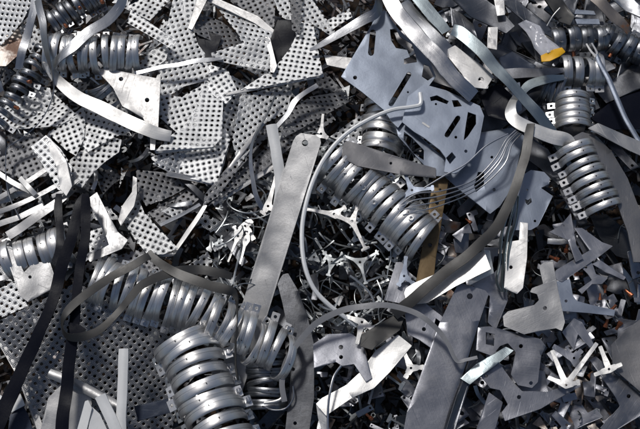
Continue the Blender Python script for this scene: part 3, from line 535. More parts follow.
for i, (x, lb) in enumerate([(0, 'left'), (5, 'middle'), (9, 'right')]):
    ribbon('thin_strap', f'{lb} one of three teal edge-on bands dropping beside the white tall plate', 'thin strap', [(514 + x * .5, 196, 44, 3, 60), (506 + x, 220, 42, 3, 60), (501 + x, 240, 40, 4, 60), (500 + x * .8, 262, 38, 3.5, 60), (497 + x, 280, 34, 3, 60), (501 + x * .6, 292, 30, 2.5, 60)], 'teal', group='teal bands beside the tall plate')
plate('tall_plate', 'pale tall plate with a narrow upper arm right of the teal bands', 'steel plate', [(507, 242), (519, 240), (520, 222), (528, 223), (527, 258), (523, 288), (517, 294), (504, 288)], 40, 'galv', ('f', .25), [('c', 511, 267, 1.8)], 1.8)
plate('hook_plate', 'large pale plate with a hooked upper arm and one hole', 'steel plate', [(539, 266), (544, 262), (553, 261), (558, 290), (565, 322), (562, 331), (556, 328), (524, 334), (504, 326), (503, 316), (508, 311), (534, 305), (539, 300), (537, 294), (530, 292), (532, 288), (543, 284)], 42, 'bar', ('f', .15), [('c', 545, 308, 2)], 1.8, bevel=.0006)
plate('notched_plate', 'grey notched plate with two holes below the hooked plate', 'steel plate', [(478, 327), (490, 326), (541, 339), (546, 346), (541, 356), (538, 382), (532, 388), (518, 385), (511, 374), (516, 352), (508, 343), (500, 346), (492, 356), (476, 350)], 34, 'plate', (-.05, -.04), [('c', 521, 346, 2), ('c', 531, 383, 1.8), [(486, 332), (495, 334), (494, 346), (486, 344)]], 1.8)
plate('notched_plate', 'wide grey plate with a curved notch near the bottom right', 'steel plate', [(479, 374), (498, 361), (512, 380), (522, 391), (534, 391), (546, 392), (577, 382), (581, 386), (540, 409), (505, 421), (502, 412), (508, 404), (500, 390), (490, 388)], 28, 'plate', (-.04, -.04), [('c', 519, 397, 2), ('c', 486, 376, 1.6)], 1.8)
plate('plain_offcut', 'small dark rectangular offcut at the bottom edge', 'steel plate', [(473, 440), (489, 392), (503, 402), (492, 440)], 24, 'plate', (-.05, 0))
o = plate('channel_bar', 'wide grey channel bar with one hole leaning along the bottom centre', 'channel bar', [(457, 286), (462, 283), (486, 290), (489, 294), (480, 320), (442, 440), (402, 440), (407, 412), (440, 322)], 36, 'plate', (-.02, .04), [('c', 470, 296, 3)], 2.5, bend=-.06, ang=.4, ripple=.006, bevel=.001, uvrot=1.2)
plate('side_flange', '', '', [(489, 292), (497, 296), (490, 322), (452, 440), (443, 440), (481, 320)], 28, 'dark', (-.5, .02), parent=o)  # side of the same bar; its shading is put in as darker steel
plate('plain_offcut', 'grey sheet tucked beneath the white wedge right end', 'steel plate', [(470, 284), (495, 272), (504, 262), (508, 300), (496, 330), (488, 322), (490, 296)], 16, 'plate', (-.1, 0))
plate('flap_sheet', 'rolled bluish sheet flap left of the notched plates', 'bent sheet', [(460, 378), (476, 364), (506, 346), (514, 350), (500, 362), (470, 384)], 38, 'teal', (.1, -.2), bend=-.2, ang=1.5)
plate('holed_sheet', 'dark grey plate with two holes beneath the band half circle', 'steel plate', [(313, 344), (328, 334), (350, 333), (362, 340), (372, 378), (366, 382), (354, 364), (342, 366), (336, 362), (314, 368)], 28, 'plate', (-.05, -.1), [('c', 341, 347, 2.2), ('c', 341, 357, 2)], 1.6)
o = plate('bent_strip', 'bright white bent strip with a turned down left end at the bottom centre', 'bent strip', [(316, 404), (322, 398), (346, 385), (360, 372), (376, 350), (398, 335), (412, 346), (390, 372), (374, 388), (352, 398), (326, 416)], 26, 'straplt', ('f', .3), thick=1.8, bend=.06, ang=.7, ripple=.015)
plate('turned_end', '', '', [(316, 404), (326, 415), (332, 440), (325, 440), (318, 418)], 20, 'straplt', (.6, 0), parent=o)
plate('plain_offcut', 'brownish grey rectangular offcut left of the half circle band', 'steel plate', [(362, 334), (396, 314), (404, 318), (400, 330), (372, 350), (360, 346)], 38, 'brown', (-.05, -.1))
plate('plain_offcut', 'grey cornered plate with a hole under the right part of the half circle', 'steel plate', [(404, 308), (424, 302), (442, 316), (446, 340), (436, 352), (420, 340), (408, 334)], 30, 'plate', (-.05, -.05), [('c', 424, 329, 2), [(436, 318), (441, 322), (440, 330), (434, 326)]])
plate('plain_offcut', 'narrow grey sheet standing left of the white wedge', 'steel plate', [(384, 300), (396, 262), (402, 262), (412, 276), (404, 304)], 20, 'plate', (.0, -.1))
# ---- right side
plate('curved_plate', 'big dark curved plate sweeping down the right edge', 'curved plate', [(571, 138), (582, 132), (596, 136), (612, 152), (628, 178), (640, 210), (652, 262), (634, 262), (628, 232), (616, 200), (598, 168), (586, 152)], 46, 'mid', (-.1, -.05), thick=2.5, bend=-.12, ang=.4, ripple=.01)
plate('plain_offcut', 'pale straight strip running to the right edge above the curved plate', 'metal strip', [(588, 128), (598, 123), (650, 146), (650, 160), (628, 150)], 56, 'bar', (-.05, -.04))
ribbon('steel_rod', 'thin pale blue rod with a forked tip leaning at the upper right', 'steel rod', [(596, 55, 52, 4, 0), (610, 84, 50, 5, 0), (628, 122, 48, 5, 0), (648, 158, 46, 5, 0)], 'blue', 3, crown=.2)
for px in ((586, 44), (592, 43)): ribbon('prong', '', '', [(*px, 54, 1.6, 0), (px[0] + 5, 52, 54, 2, 0), (596, 57, 53, 2.4, 0)], 'straplt', 1.6, parent=[o for o in COL.objects if o.name == 'steel_rod'][0], n_=3)
plate('plain_offcut', 'dark slanted slab filling the right side beside the rod', 'steel plate', [(590, 118), (608, 104), (650, 84), (650, 128), (614, 130), (600, 124)], 10, 'black', (-.1, -.1))
plate('plain_offcut', 'grey brown square-edged plate at the lower right edge', 'steel plate', [(650, 312), (628, 328), (611, 345), (613, 368), (650, 400)], 36, 'mid', (.06, 0), thick=2)
plate('angle_plate', 'grey L shaped plate with one hole in the lower right corner', 'steel plate', [(590, 360), (596, 356), (640, 394), (650, 410), (610, 434), (600, 428), (620, 406), (616, 398)], 24, 'plate', (-.05, -.02), [('c', 629, 396, 2)])
plate('triangle_plate', 'pointed grey plate with one hole below the ladder-like clamp row', 'steel plate', [(549, 232), (560, 226), (571, 213), (576, 244), (584, 258), (576, 262), (568, 240)], 34, 'plate', (-.06, -.04), [('c', 563, 226, 1.5)])
plate('angle_plate', 'V shaped grey plate under the pointed plate', 'steel plate', [(574, 228), (582, 228), (602, 242), (613, 246), (600, 256), (562, 282), (552, 278), (556, 270), (590, 250)], 28, 'plate', (-.06, -.04))
plate('angle_plate', 'bluish L shaped plate right of the hooked plate', 'steel plate', [(553, 282), (570, 279), (573, 296), (577, 301), (592, 305), (615, 310), (614, 316), (590, 313), (562, 311)], 30, 'blue', (-.08, -.04), [('c', 566, 301, 1.5)])
plate('hook_scrap', 'grey hook-shaped scrap beside the copper pieces', 'steel plate', [(578, 264), (592, 262), (596, 274), (608, 278), (602, 284), (592, 284), (582, 294), (578, 290), (592, 280), (588, 274)], 26, 'plate', (-.05, -.05), [('c', 586, 267, 1.4)])
plate('plain_offcut', 'narrow grey strip right of the hook-shaped scrap', 'metal strip', [(592, 264), (600, 260), (626, 277), (624, 280), (606, 272)], 24, 'plate', (-.05, -.1))
plate('angle_plate', 'small grey angled scrap below the bluish L shaped plate', 'steel plate', [(562, 332), (574, 318), (582, 322), (594, 344), (590, 348), (578, 334), (574, 350)], 22, 'plate', (-.05, -.05))
plate('plain_offcut', 'dark broad sheet behind the lower end of the ladder-like clamp row', 'steel plate', [(590, 216), (606, 214), (634, 236), (640, 262), (616, 256), (600, 238)], 8, 'dark', (-.1, -.1))
yclip('bright forked clip with two long legs at the lower right', 566, 385, [(552, 350, 0), (597, 343, 0), (548, 377, 0), (580, 382, 6)], 40, 'galv', 4, 5, slope=('f', .4))
yclip('white T shaped clip with a curved stem at the lower right', 609, 369, [(594, 375, 0), (622, 364, 0), (600, 346, 0)], 44, 'straplt', 4, 5, slope=('f', .4))
yclip('grey three legged clip above the bright forked clip', 574, 358, [(553, 346, 0), (582, 350, 5), (580, 372, 5)], 30, 'plate', 5, 6)
# ---- top centre and right: straps and slabs
ribbon('metal_strap', 'grey brown strap reaching from the perforated sheet to the blue plate', 'metal strap', [(310, 50, 36, 3, 0), (322, 44, 44, 6, 0), (344, 31, 50, 9, 0), (364, 20, 54, 11, 5), (376, 12, 56, 11, 25), (379, -4, 52, 10, 50)], 'strap')
plate('white_tab', 'pale flat tab left of the blue grey plate corner', 'metal tab', [(324, 55), (352, 58), (346, 69), (327, 65)], 26, 'galv', (.02, 0), thick=2.5)
ribbon('metal_strap', 'wide shiny strap curving along the right of the blue plate', 'metal strap', [(386, -8, 62, 14, 20), (394, 8, 66, 15, 10), (410, 28, 68, 16, 0), (432, 52, 68, 16, 0), (454, 78, 64, 16, 0), (474, 96, 54, 15, 0)], 'steel', 2)
ribbon('metal_strap', 'grey strap lying just right of the wide shiny strap', 'metal strap', [(404, 2, 50, 10, -10), (424, 24, 54, 12, 0), (440, 42, 54, 13, 0), (454, 56, 50, 12, 0)], 'strap', 2)
plate('mottled_bracket', 'mottled silver bracket with a round hole at its lower end', 'bracket plate', [(448, 49), (455, 45), (470, 57), (480, 64), (494, 76), (486, 89), (470, 87), (462, 74), (449, 58)], 56, 'galv', (.0, -.04), [('c', 481, 80, 2.8)], 2)
ribbon('metal_strap', 'bluish strap folded at its upper end and sweeping to the right clamps', 'metal strap', [(452, 30, 66, 11, 30), (462, 34, 72, 13, 10), (478, 48, 74, 13, 0), (496, 68, 72, 12, 0), (514, 88, 68, 11, 0), (532, 108, 60, 11, 0), (550, 130, 50, 12, 0), (566, 154, 40, 12, 0)], 'teal')
ribbon('metal_strap', 'pale bluish straight strap at the top centre', 'metal strap', [(414, -8, 60, 13, 0), (428, 10, 62, 13, 0), (446, 32, 62, 11, 0)], 'teal')
ribbon('metal_strap', 'bright silver looped strap left of the five nested clamps', 'metal strap', [(520, 92, 52, 9, 40), (512, 104, 56, 10, 40), (512, 117, 60, 12, 10), (528, 127, 62, 14, 0), (550, 136, 60, 15, 0), (566, 140, 56, 14, 10), (572, 148, 50, 10, 40)], 'straplt')
ribbon('metal_strap', 'dark green grey band pointing to the short clamp row', 'metal strap', [(494, 74, 40, 11, 0), (520, 73, 44, 11, 0), (546, 72, 46, 9, 0), (564, 70, 44, 5, 0)], 'dark')
ribbon('metal_strap', 'teal curved band just below the dark green grey band', 'metal strap', [(520, 95, 42, 6, 0), (528, 86, 46, 9, 0), (546, 80, 48, 9, 0), (564, 77, 46, 6, 0)], 'teal')
plate('blue_tab', 'pale blue upright strip behind the bluish sweeping strap', 'metal strip', [(512, 84), (520, 82), (522, 110), (512, 116)], 40, 'blue', (-.1, 0))
plate('white_tab', 'small bright upright rectangle at the top among dark slabs', 'metal tab', [(488, 27), (498, 27), (497, 50), (487, 48)], 44, 'galv', (.1, .0))
plate('white_tab', 'small bright rectangle touching the top edge', 'metal tab', [(493, -6), (504, -6), (505, 15), (497, 16)], 46, 'galv', (.08, 0))
for i, (ol, h, m_, lb) in enumerate([
    ([(440, -10), (474, -10), (500, 10), (514, 28), (506, 34), (470, 16)], 36, 'dark', 'dark curved slab along the top edge right of the pale strap'),
    ([(450, 8), (472, 20), (480, 46), (466, 36), (452, 26)], 28, 'dark', 'dark pointed slab above the bluish sweeping strap'),
    ([(500, 2), (516, 0), (552, 28), (552, 38), (530, 26)], 40, 'dark', 'dark grey slab sloping down towards the plastic film'),
    ([(538, -10), (556, -10), (574, 18), (570, 26), (560, 22)], 46, 'brown', 'dark brown strap-like slab at the top right'),
    ([(556, 26), (574, 14), (580, -8), (572, -10), (562, 6)], 40, 'dark', 'dark curved slab crossing the dark brown slab'),
    ([(498, 58), (512, 52), (536, 66), (530, 76), (506, 76)], 22, 'navy', 'deep blue dark slab under the bluish sweeping strap'),
    ([(600, -10), (622, -10), (650, 14), (650, 24), (626, 10)], 36, 'strap', 'grey strip crossing the upper right corner'),
    ([(560, 88), (590, 86), (600, 108), (580, 118)], 2, 'dark', 'dark slab behind the five nested clamps'),
    ([(514, 150), (526, 134), (548, 150), (566, 176), (558, 186), (540, 168)], 4, 'dark', 'dark sheet left of the ladder-like clamp row'),
    ([(548, 160), (556, 158), (574, 196), (588, 222), (580, 226), (562, 196)], 6, 'dark', 'dark narrow strip left of the ladder-like clamp row'),
    ([(478, 92), (500, 84), (512, 96), (508, 122), (488, 116)], 40, 'black', 'black crumpled sheet right of the second blue plate'),
    ([(596, 92), (640, 60), (650, 66), (650, 84), (606, 104)], 4, 'dark', 'dark slab beneath the forked rod')]):
    plate('bent_offcut', lb, 'steel offcut', ol, h, m_, (-.1 + .02 * i, -.1), thick=2, bend=.12, ang=i, ripple=.05)
ribbon('metal_strap', 'mottled silver strap in the upper right corner', 'metal strap', [(584, -12, 48, 12, 0), (600, 2, 52, 12, 0), (614, 16, 52, 12, 0), (630, 32, 44, 8, 0)], 'rusty')
plate('white_tab', 'pale blue short bar above the top right clamp chain', 'metal tab', [(575, 19), (599, 19), (600, 24), (577, 24)], 46, 'blue', (0, 0), thick=3)
plate('white_tab', 'second pale blue short bar nearest the top right corner strap', 'metal tab', [(572, 9), (594, 11), (596, 15), (574, 14)], 40, 'blue', (0, 0), thick=3)
tube('wire', 'thin straight wire sticking up behind the plastic film', 'wire', [(547, 26, 50), (553, 16, 58), (560, 8, 62)], .7, 'straplt')
# crumpled film with an orange taped end
c = pt(540, 40, 76); bm = bmesh.new(); uvl = bm.loops.layers.uv.new('UVMap')
FL = [[(518, 24), (526, 20), (540, 26), (544, 32)], [(526, 32), (534, 28), (543, 33), (546, 38)], [(531, 40), (540, 36), (548, 39), (556, 44)], [(534, 48), (544, 44), (554, 46), (562, 50)], [(541, 56), (548, 53), (556, 50), (563, 51)]]
gridv = []
for i in range(25):
    row = []
    for j in range(19):
        a, b_ = i / 24 * 4, j / 18 * 3; i0, j0 = min(int(a), 3), min(int(b_), 2); fa, fb = a - i0, b_ - j0
        q = [Vector(FL[i0 + u][j0 + v]) for u in (0, 1) for v in (0, 1)]
        p = (q[0] * (1 - fb) + q[1] * fb) * (1 - fa) + (q[2] * (1 - fb) + q[3] * fb) * fa
        hh = 58 + (p.x - 518) * .45 + (p.y - 22) * .35 + 9 * math.sin(math.pi * j / 18) + 5 * noise.noise(Vector((p.x * .13, p.y * .09, 3))) + 2.5 * abs(noise.noise(Vector((p.x * .3, p.y * .3, 9))))
        row.append(bm.verts.new(pt(p.x, p.y, hh) - c))
    gridv.append(row)
for i in range(24):
    for j in range(18):
        f = bm.faces.new([gridv[i][j], gridv[i][j + 1], gridv[i + 1][j + 1], gridv[i + 1][j]])
        for l in f.loops: l[uvl].uv = (l.vert.co.x, l.vert.co.y)
bmesh.ops.solidify(bm, geom=bm.faces[:], thickness=.0006)
film = link('plastic_film', finish(bm, 28), 'film', c); tag(film, 'crumpled whitish plastic film with an orange end at the upper right', 'plastic film')
plate('orange_end', '', '', [(542, 61), (541, 55), (553, 50), (562, 47), (566, 51), (560, 56), (550, 61)], 92, 'orange', (.1, .1), parent=film, thick=3, bend=-.3, ripple=.08)
# ---- bright stamped clips, hand placed
for lb, x, y, ends, h, m_, wd in [
    ('bright clip with a long left arm in the centre of the wire ring', 334, 214, [(304, 209, 7), (352, 222, 6), (346, 207, 5)], 20, 'galv', 4),
    ('white three armed clip touching the large clamp row', 352, 221, [(358, 205, 5), (334, 216, 5), (366, 250, 9)], 24, 'galv', 4),
    ('pale tall clip standing above the large clamp row', 321, 134, [(323, 114, 0), (315, 138, 4), (328, 138, 4)], 10, 'galv', 3),
    ('bluish wishbone clip right of the large clamp row', 412, 190, [(405, 174, 3), (434, 188, 6), (400, 200, 4)], 44, 'blue', 4),
    ('bright clip in the gap left of the flat bar', 268, 206, [(276, 176, 4), (262, 214, 7), (278, 212, 5)], 10, 'galv', 4),
    ('white clip with a round hole left of the flat bar', 245, 226, [(236, 234, 5), (252, 220, 6), (254, 240, 5)], 6, 'galv', 6),
    ('white clip with long thin legs pointing down left of the bar', 238, 236, [(228, 262, 0), (246, 228, 5), (234, 226, 4)], 10, 'straplt', 2.4),
    ('thin white clip leg right of the long thin legs', 246, 240, [(240, 264, 0), (250, 230, 5)], 12, 'straplt', 2.4),
    ('white bracket clip beneath the half circle band', 362, 322, [(346, 316, 4), (374, 330, 7), (357, 344, 4)], 34, 'straplt', 5),
    ('white triangular clip left of the channel bar', 411, 368, [(404, 352, 4), (424, 367, 5), (405, 378, 5)], 30, 'straplt', 5),
    ('bluish spider clip left of the white wedge', 404, 276, [(406, 256, 4), (398, 286, 5), (414, 284, 5)], 30, 'blue', 4),
    ('pale clip at the lower end of the wire ring', 332, 262, [(324, 252, 5), (346, 258, 5), (328, 276, 5)], 8, 'clip', 3),
    ('grey clip low inside the wire ring', 360, 262, [(340, 254, 6), (378, 252, 6), (366, 284, 5)], 4, 'clip', 3),
    ('small bright clip left of the upper clamp row', 314, 180, [(306, 176, 4), (326, 176, 4), (314, 194, 5)], 4, 'clip', 4),
    ('bright clip below the white triangular clip', 452, 402, [(446, 412, 4), (458, 398, 5), (448, 396, 4)], 20, 'galv', 4)]:
    yclip(lb, x, y, ends, h, m_, wd * .8, slope=('f', .25) if m_ != 'blue' else (0, 0))
# ================================================================== loose scrap between and below, each piece an object of its own
LM = [(341, 45, 'upper blue plate'), (450, 130, 'second blue plate'), (375, 200, 'large clamp row'), (95, 52, 'upper left silver clamp row'), (205, 390, 'thick bottom clamp row'), (150, 295, 'bright left clamp row'),
      (590, 185, 'ladder-like clamp row'), (275, 230, 'drilled flat bar'), (305, 290, 'lower wire ring'), (440, 370, 'channel bar'), (545, 310, 'hooked plate'), (525, 360, 'notched plates'), (566, 380, 'forked clip'), (450, 275, 'white wedge'),
      (360, 380, 'bright bent strip'), (340, 350, 'half circle band'), (540, 40, 'plastic film'), (610, 45, 'top right clamp chain'), (600, 90, 'forked rod'), (620, 200, 'big curved plate'), (435, 230, 'yellow drilled bar'), (535, 200, 'heart-holed plate'),
      (515, 265, 'pale tall plate'), (480, 60, 'bluish sweeping strap'), (60, 130, 'thin curved left strap'), (80, 240, 'folded black bands'), (100, 370, 'upright white tube'), (150, 230, 'white perforated triangle'), (195, 130, 'saw-tooth perforated sheet'), (245, 55, 'squarish perforated sheet'), (180, 40, 'fan shaped perforated sheet'), (295, 60, 'pale folded sheet'), (330, 110, 'shadowed perforated sheets'), (575, 112, 'five nested clamps'), (585, 260, 'V shaped plate'), (630, 395, 'lower right L plate'), (230, 180, 'long perforated strip'), (20, 30, 'top left corner sheet'), (10, 90, 'dark left clamp row'), (20, 390, 'lower left navy piece'), (290, 380, 'curved tapering sheet'), (400, 310, 'brownish strap end')]
PEND = {}
def where(px, py):
    d, x, y, n_ = min((math.hypot(px - x, py - y), x, y, n_) for x, y, n_ in LM)
    dx, dy = px - x, py - y
    if d < 14: rel = 'close beside the'
    elif abs(dx) > abs(dy): rel = 'right of the' if dx > 0 else 'left of the'
    else: rel = 'below the' if dy > 0 else 'above the'
    return f'{rel} {n_}'
def orient(o, px, py, h, tilt):
    n_ = Vector((random.gauss(0, tilt), random.gauss(0, tilt), 1)).normalized()
    q = Vector((0, 0, 1)).rotation_difference(n_).to_matrix().to_4x4() @ Matrix.Rotation(random.uniform(0, 6.28), 4, 'Z')
    o.matrix_world = Matrix.Translation(pt(px, py, h)) @ q @ Matrix.Diagonal((*[random.uniform(.8, 1.2)] * 3, 1))
def scatter(kind, cat, look, group, protos, spots, hr, tilt, mats=None):
    for i, (px, py) in enumerate(spots):
        me = random.choice(protos)
        o = bpy.data.objects.new(kind, me); COL.objects.link(o)
        orient(o, px, py, random.uniform(*hr), tilt)
        PEND.setdefault((f'{look} {where(px, py)}', cat, group), []).append((px, py, o))
def spots(n_, *boxes):
    o = []
    tot = sum((b_[2] - b_[0]) * (b_[3] - b_[1]) for b_ in boxes)
    for b_ in boxes:
        k = max(1, round(n_ * (b_[2] - b_[0]) * (b_[3] - b_[1]) / tot))
        best = []
        for _ in range(k):
            c_ = max(((random.uniform(b_[0], b_[2]), random.uniform(b_[1], b_[3])) for _ in range(6)), key=lambda q: min([math.hypot(q[0] - r_[0], q[1] - r_[1]) for r_ in best] or [1e9]))
            best.append(c_)
        o += best
    return o
def withm(me, m): me.materials.append(M[m]); return me
# protos
def offcut(m, big=1):
    s = random.uniform(14, 26) * S * big; k = random.choice('LTRWC'); a = s; b_ = s * random.uniform(.35, .8); w_ = s * random.uniform(.22, .34)
    if k == 'L': ol = [(0, 0), (a, 0), (a, w_), (w_, w_ * 1.2), (w_, b_), (0, b_)]
    elif k == 'T': ol = [(0, 0), (a, b_ * .2), (a * .8, b_), (a * .45, b_ * .5), (a * .1, b_ * .8)]
    elif k == 'R': ol = [(0, 0), (a, 0), (a, w_), (0, w_)]
    elif k == 'W': ol = [(0, 0), (a, b_ * .1), (a * .9, b_ * .5), (a * .6, b_ * .45), (a * .5, b_), (0, b_ * .8)]
    else: ol = [(0, 0), (a, 0), (a, b_), (a - w_, b_), (a - w_, w_ * 1.3), (w_, w_), (w_ * .8, b_ * .9), (0, b_)]
    ol = [(x - a / 2, y - b_ / 2) for x, y in ol]; hs = []
    c0 = (-a / 2 + w_ * .5, -b_ / 2 + w_ * .5)
    if k in 'LRC': hs = [circ(*c0, w_ * .2, 8)]
    return withm(flat_mesh(soften(ol, .0012), hs, .0016, bender(s, random.uniform(-.12, .12), .06, random.uniform(0, 3), random.random() * 40), random.uniform(0, 3), bevel=.0003), m)
def clipm(m):
    a0 = random.uniform(0, 6); arms = []
    for k in range(3): arms.append((a0 + k * 2.1 + random.uniform(-.4, .4), random.uniform(7, 15) * S, random.uniform(3, 6) * S, random.uniform(1.4, 2.8) * S, random.choice([0, 0, 5, 7]) * S))
    ol = yoke_outline([(a % 6.283, *r_) for a, *r_ in arms], 4 * S)
    return withm(flat_mesh(soften(ol, .0008), [circ(0, 0, .0018, 8)], .0015, bender(.03, random.uniform(-.2, .2), .05, random.random() * 3, random.random() * 30), 0, bevel=.0003), m)
def local_sweep(P, w_, th, flatp):
    P = spline(P, 6)
    if flatp: prof = lambda k: [(-k / 2, -th / 2), (-k / 2, th / 2), (0, th / 2 + k * .05), (k / 2, th / 2), (k / 2, -th / 2), (0, -th / 2 + k * .05)]
    else: prof = lambda k: [(k * math.cos(j * math.pi / 3), k * math.sin(j * math.pi / 3)) for j in range(6)]
    return sweep(path_frames(P, [(w_, random.uniform(-4, 4) + (flatp - 1) * i * 3) for i in range(len(P))]), prof)
def stripm(m, wk=1):
    l = random.uniform(24, 52) * S; b_ = random.uniform(-.18, .18) * l
    return withm(local_sweep([(-l / 2, 0, 0), (-l / 6, b_ * .7, random.uniform(-.1, .1) * l), (l / 6, b_, random.uniform(-.06, .1) * l), (l / 2, b_ * .5, random.uniform(-.1, .1) * l)], random.uniform(3, 6.5) * S * wk, .0013, random.choice([1, 1, 2])), m)
def wirem(m):
    r_ = random.uniform(5, 24) * S; t_ = random.uniform(1.2, 5.5); n_ = 7
    return withm(local_sweep([(r_ * (1 + .1 * k / n_) * math.cos(t_ * k / n_), r_ * math.sin(t_ * k / n_), .004 * math.sin(k)) for k in range(n_ + 1)], random.uniform(.4, .8) * S, .001, 0), m)
def slimclip(m):
    l = random.uniform(20, 34) * S
    return withm(flat_mesh([(-l / 2, -.002), (l / 2 - .006, -.0014), (l / 2 - .004, -.007), (l / 2, -.007), (l / 2, .007), (l / 2 - .004, .007), (l / 2 - .006, .0014), (-l / 2, .002)], [], .0015, bender(l, random.uniform(-.1, .1), .02, 0, random.random() * 9), 0, bevel=.0003), m)
def perfm(m):
    s = random.uniform(28, 54) * S; ol = [(s * .5 * math.cos(a) * random.uniform(.6, 1.1), s * .5 * math.sin(a) * random.uniform(.45, 1)) for a in sorted(random.uniform(0, 6.28) + 0 for _ in range(5))]
    return withm(flat_mesh(ol, [], .001, bender(s, random.uniform(-.15, .15), .06, random.random() * 3, random.random() * 30), random.uniform(0, 3), bevel=0), m)
def nutm(m): return withm(flat_mesh(circ(0, 0, 3.2 * S, 6), [circ(0, 0, 1.6 * S, 8)], .004, None, bevel=.0005), m)
def studm(m):
    bm = bmesh.new()
    for r_, z0, z1 in ((.0036, 0, .005), (.0022, .005, .013)):
        a = bmesh.ops.create_cone(bm, cap_ends=True, segments=10, radius1=r_, radius2=r_ * .92, depth=z1 - z0, matrix=Matrix.Translation((0, 0, (z0 + z1) / 2)))
    bm.loops.layers.uv.new('UVMap'); me = finish(bm); me.transform(Matrix.Rotation(R(70), 4, 'X')); return withm(me, m)
def slabm(m, big=1):
    s = random.uniform(40, 70) * S * big; k = random.uniform(.18, .35)
    ol = [(-s / 2, -s * k / 2), (s * .4, -s * k * .6), (s / 2, s * k * .2), (s * .3, s * k / 2), (-s * .45, s * k * .45)]
    return withm(flat_mesh(soften(ol, .002), [circ(-s * .38, 0, .003, 10)], .002, bender(s, random.uniform(-.3, .3), .06, random.random(), random.random() * 30), 0, bevel=.0005), m)
CEN = [(216, 196, 262, 330), (300, 140, 440, 330), (262, 180, 300, 262)]
LOW = [(430, 186, 520, 300), (540, 228, 640, 429), (450, 300, 560, 429), (300, 330, 420, 429)]
TR = [(400, 0, 640, 60), (480, 60, 640, 150)]
LEFT = [(0, 60, 215, 290)]
scatter('stamped_clip', 'clip', 'bright three armed clip', 'loose bright stamped clips', [clipm('clip') for _ in range(22)], spots(56, *CEN), (-42, 0), .35)
scatter('slim_clip', 'clip', 'slim T ended steel clip', 'loose slim clips', [slimclip('clip') for _ in range(8)], spots(56, *CEN, (300, 330, 420, 429)), (-40, 2), .35)
scatter('thin_offcut', 'steel offcut', 'small dark steel offcut', 'small dark offcuts in the centre', [offcut('dark') for _ in range(8)], spots(40, *CEN), (-60, -20), .4)
scatter('thin_offcut', 'steel offcut', 'small grey cut-out steel scrap', 'small grey offcuts at the lower right', [offcut('plate') for _ in range(12)], spots(80, *LOW), (-40, 8), .25)
scatter('thin_offcut', 'steel offcut', 'small near-black steel scrap', 'small dark offcuts at the lower right', [offcut('dark') for _ in range(8)], spots(60, *LOW), (-60, -20), .4)
scatter('thin_offcut', 'steel offcut', 'punched grey plate offcut', 'punched plate offcuts at the lower right', [offcut('plate', 1.35) for _ in range(16)], spots(64, *LOW[:3]), (-20, 18), .18)
scatter('thin_offcut', 'steel offcut', 'small rusty brown scrap', 'small rusty scraps', [offcut('rusty') for _ in range(6)], spots(22, (430, 186, 520, 300), (0, 30, 60, 130)) + spots(34, (540, 375, 650, 435)), (-34, 6), .3)
scatter('slim_strip', 'metal strip', 'short loose dark strip', 'loose dark strips', [stripm('dark') for _ in range(8)], spots(60, *TR, *CEN, (0, 120, 240, 290)), (-45, 0), .3)
scatter('slim_strip', 'metal strip', 'short loose grey strip', 'loose grey strips', [stripm('strap') for _ in range(8)], spots(60, *LEFT, *TR, *LOW), (-40, 2), .25)
scatter('bent_offcut', 'steel offcut', 'dark buried slab', 'dark slabs deep in the heap', [slabm('dark') for _ in range(8)], spots(46, *TR, (190, 150, 640, 429)), (-60, -18), .25)
scatter('bent_offcut', 'steel offcut', 'broad dark curved offcut', 'broad dark offcuts at the upper right', [slabm('dark', 1.3) for _ in range(8)] + [slabm('mid', 1.1) for _ in range(2)], spots(46, (410, 0, 640, 70), (500, 70, 640, 130)), (-34, 4), .2)
scatter('slim_strip', 'metal strip', 'very thin steel sliver', 'thin slivers in the centre', [stripm('clip', .35) for _ in range(12)], spots(110, *CEN), (-30, 6), .4)
scatter('perforated_scrap', 'perforated scrap', 'ragged perforated offcut', 'ragged perforated offcuts', [perfm('perf') for _ in range(10)] + [perfm('perfdk') for _ in range(4)], spots(20, (0, 70, 215, 250), (130, 0, 330, 130)), (-22, 0), .2)
scatter('perforated_scrap', 'perforated scrap', 'small loose perforated scrap', 'small loose perforated scraps', [perfm('perf') for _ in range(6)] + [perfm('perfdk') for _ in range(8)], spots(64, (0, 60, 215, 290), (120, 0, 350, 130)), (-50, -10), .2)
scatter('wire_curl', 'wire', 'thin curled wire', 'loose wire curls', [wirem('clip') for _ in range(8)], spots(110, *CEN, *CEN, *LOW), (-36, 10), .5)
scatter('steel_nut', 'nut', 'small steel ring nut', 'loose ring nuts', [nutm('clip')], spots(34, (560, 230, 640, 429), (300, 250, 420, 420)), (-30, 6), .5)
scatter('copper_stud', 'copper stud', 'small orange copper stud', 'loose copper studs', [studm('copper')], [(471, 223), (445, 306), (575, 274), (562, 279), (605, 285), (605, 327), (621, 322), (440, 378), (372, 419), (558, 260), (600, 300), (632, 296), (610, 312), (566, 252), (420, 420)], (2, 14), .6)
RANK = ['leftmost', 'second from left', 'third from left', 'fourth from left', 'fifth from left', 'sixth from left', 'seventh from left', 'eighth from left', 'ninth from left']
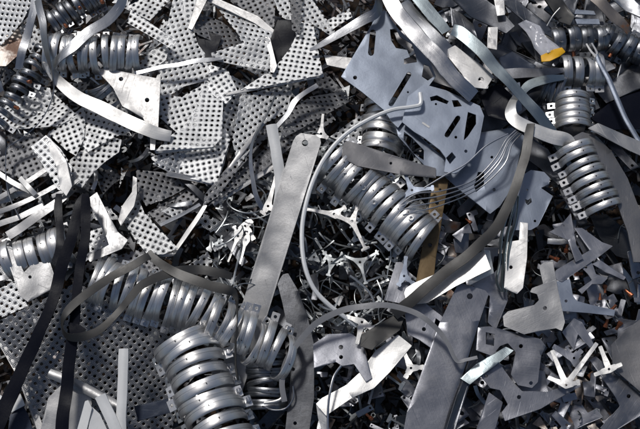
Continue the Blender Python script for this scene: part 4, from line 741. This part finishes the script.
for (lb, cat, grp), lst in PEND.items():
    lst.sort(key=lambda q: q[0])
    for i, (px, py, o) in enumerate(lst):
        l = lb
        if len(lst) > 1: l = f'{lb}, {RANK[i]}' if i < len(lst) - 1 or i == 0 else f'{lb}, rightmost'
        tag(o, l, cat, grp)
# ================================================================== the bed of swarf and clippings nobody could count
bm = bmesh.new(); uvl = bm.loops.layers.uv.new('UVMap'); rng = random.Random(3)
def bit(c, q, pts2, th, mi):
    top = [bm.verts.new(c + q @ Vector((x, y, th))) for x, y in pts2]; bot = [bm.verts.new(c + q @ Vector((x, y, 0))) for x, y in pts2]
    fs = [bm.faces.new(top), bm.faces.new(list(reversed(bot)))] + [bm.faces.new([bot[i], bot[(i + 1) % len(top)], top[(i + 1) % len(top)], top[i]]) for i in range(len(top))]
    for f in fs: f.material_index = mi
for k in range(14000):
    px, py = rng.uniform(-90, 730), rng.uniform(-80, 510)
    c = pt(px, py, rng.uniform(-112, -62) if 0 < px < 640 and 0 < py < 429 else rng.uniform(-112, -25))
    q = Matrix.Rotation(rng.uniform(0, 6.3), 3, 'Z') @ Matrix.Rotation(rng.gauss(0, .5), 3, 'X') @ Matrix.Rotation(rng.gauss(0, .4), 3, 'Y')
    mi = 1 if rng.random() < .25 else 0; ty = rng.random(); s = rng.uniform(.008, .022)
    if ty < .4: p2 = [(-s, -.0016), (s, -.0022), (s, .0022), (-s, .0016)]
    elif ty < .65: p2 = [(-s * .6, -s * .4), (s * .7, -s * .3), (s * .2, s * .6)]
    elif ty < .85: p2 = [(-s * .5, -s * .3), (s * .6, -s * .35), (s * .5, s * .3), (0, s * .15), (-s * .4, s * .4)]
    else: p2 = [(s * .28 * math.cos(a * math.pi / 4), s * .28 * math.sin(a * math.pi / 4)) for a in range(8)]
    bit(c, q, p2, .0015, mi)
me = bpy.data.meshes.new('swarf'); bm.to_mesh(me); bm.free(); me.materials.append(M['bed']); me.materials.append(M['bedlt'])
o = bpy.data.objects.new('swarf_bed', me); COL.objects.link(o); o['kind'] = 'stuff'; o['label'] = 'bed of darkened steel swarf and clippings under the heap'; o['category'] = 'swarf'
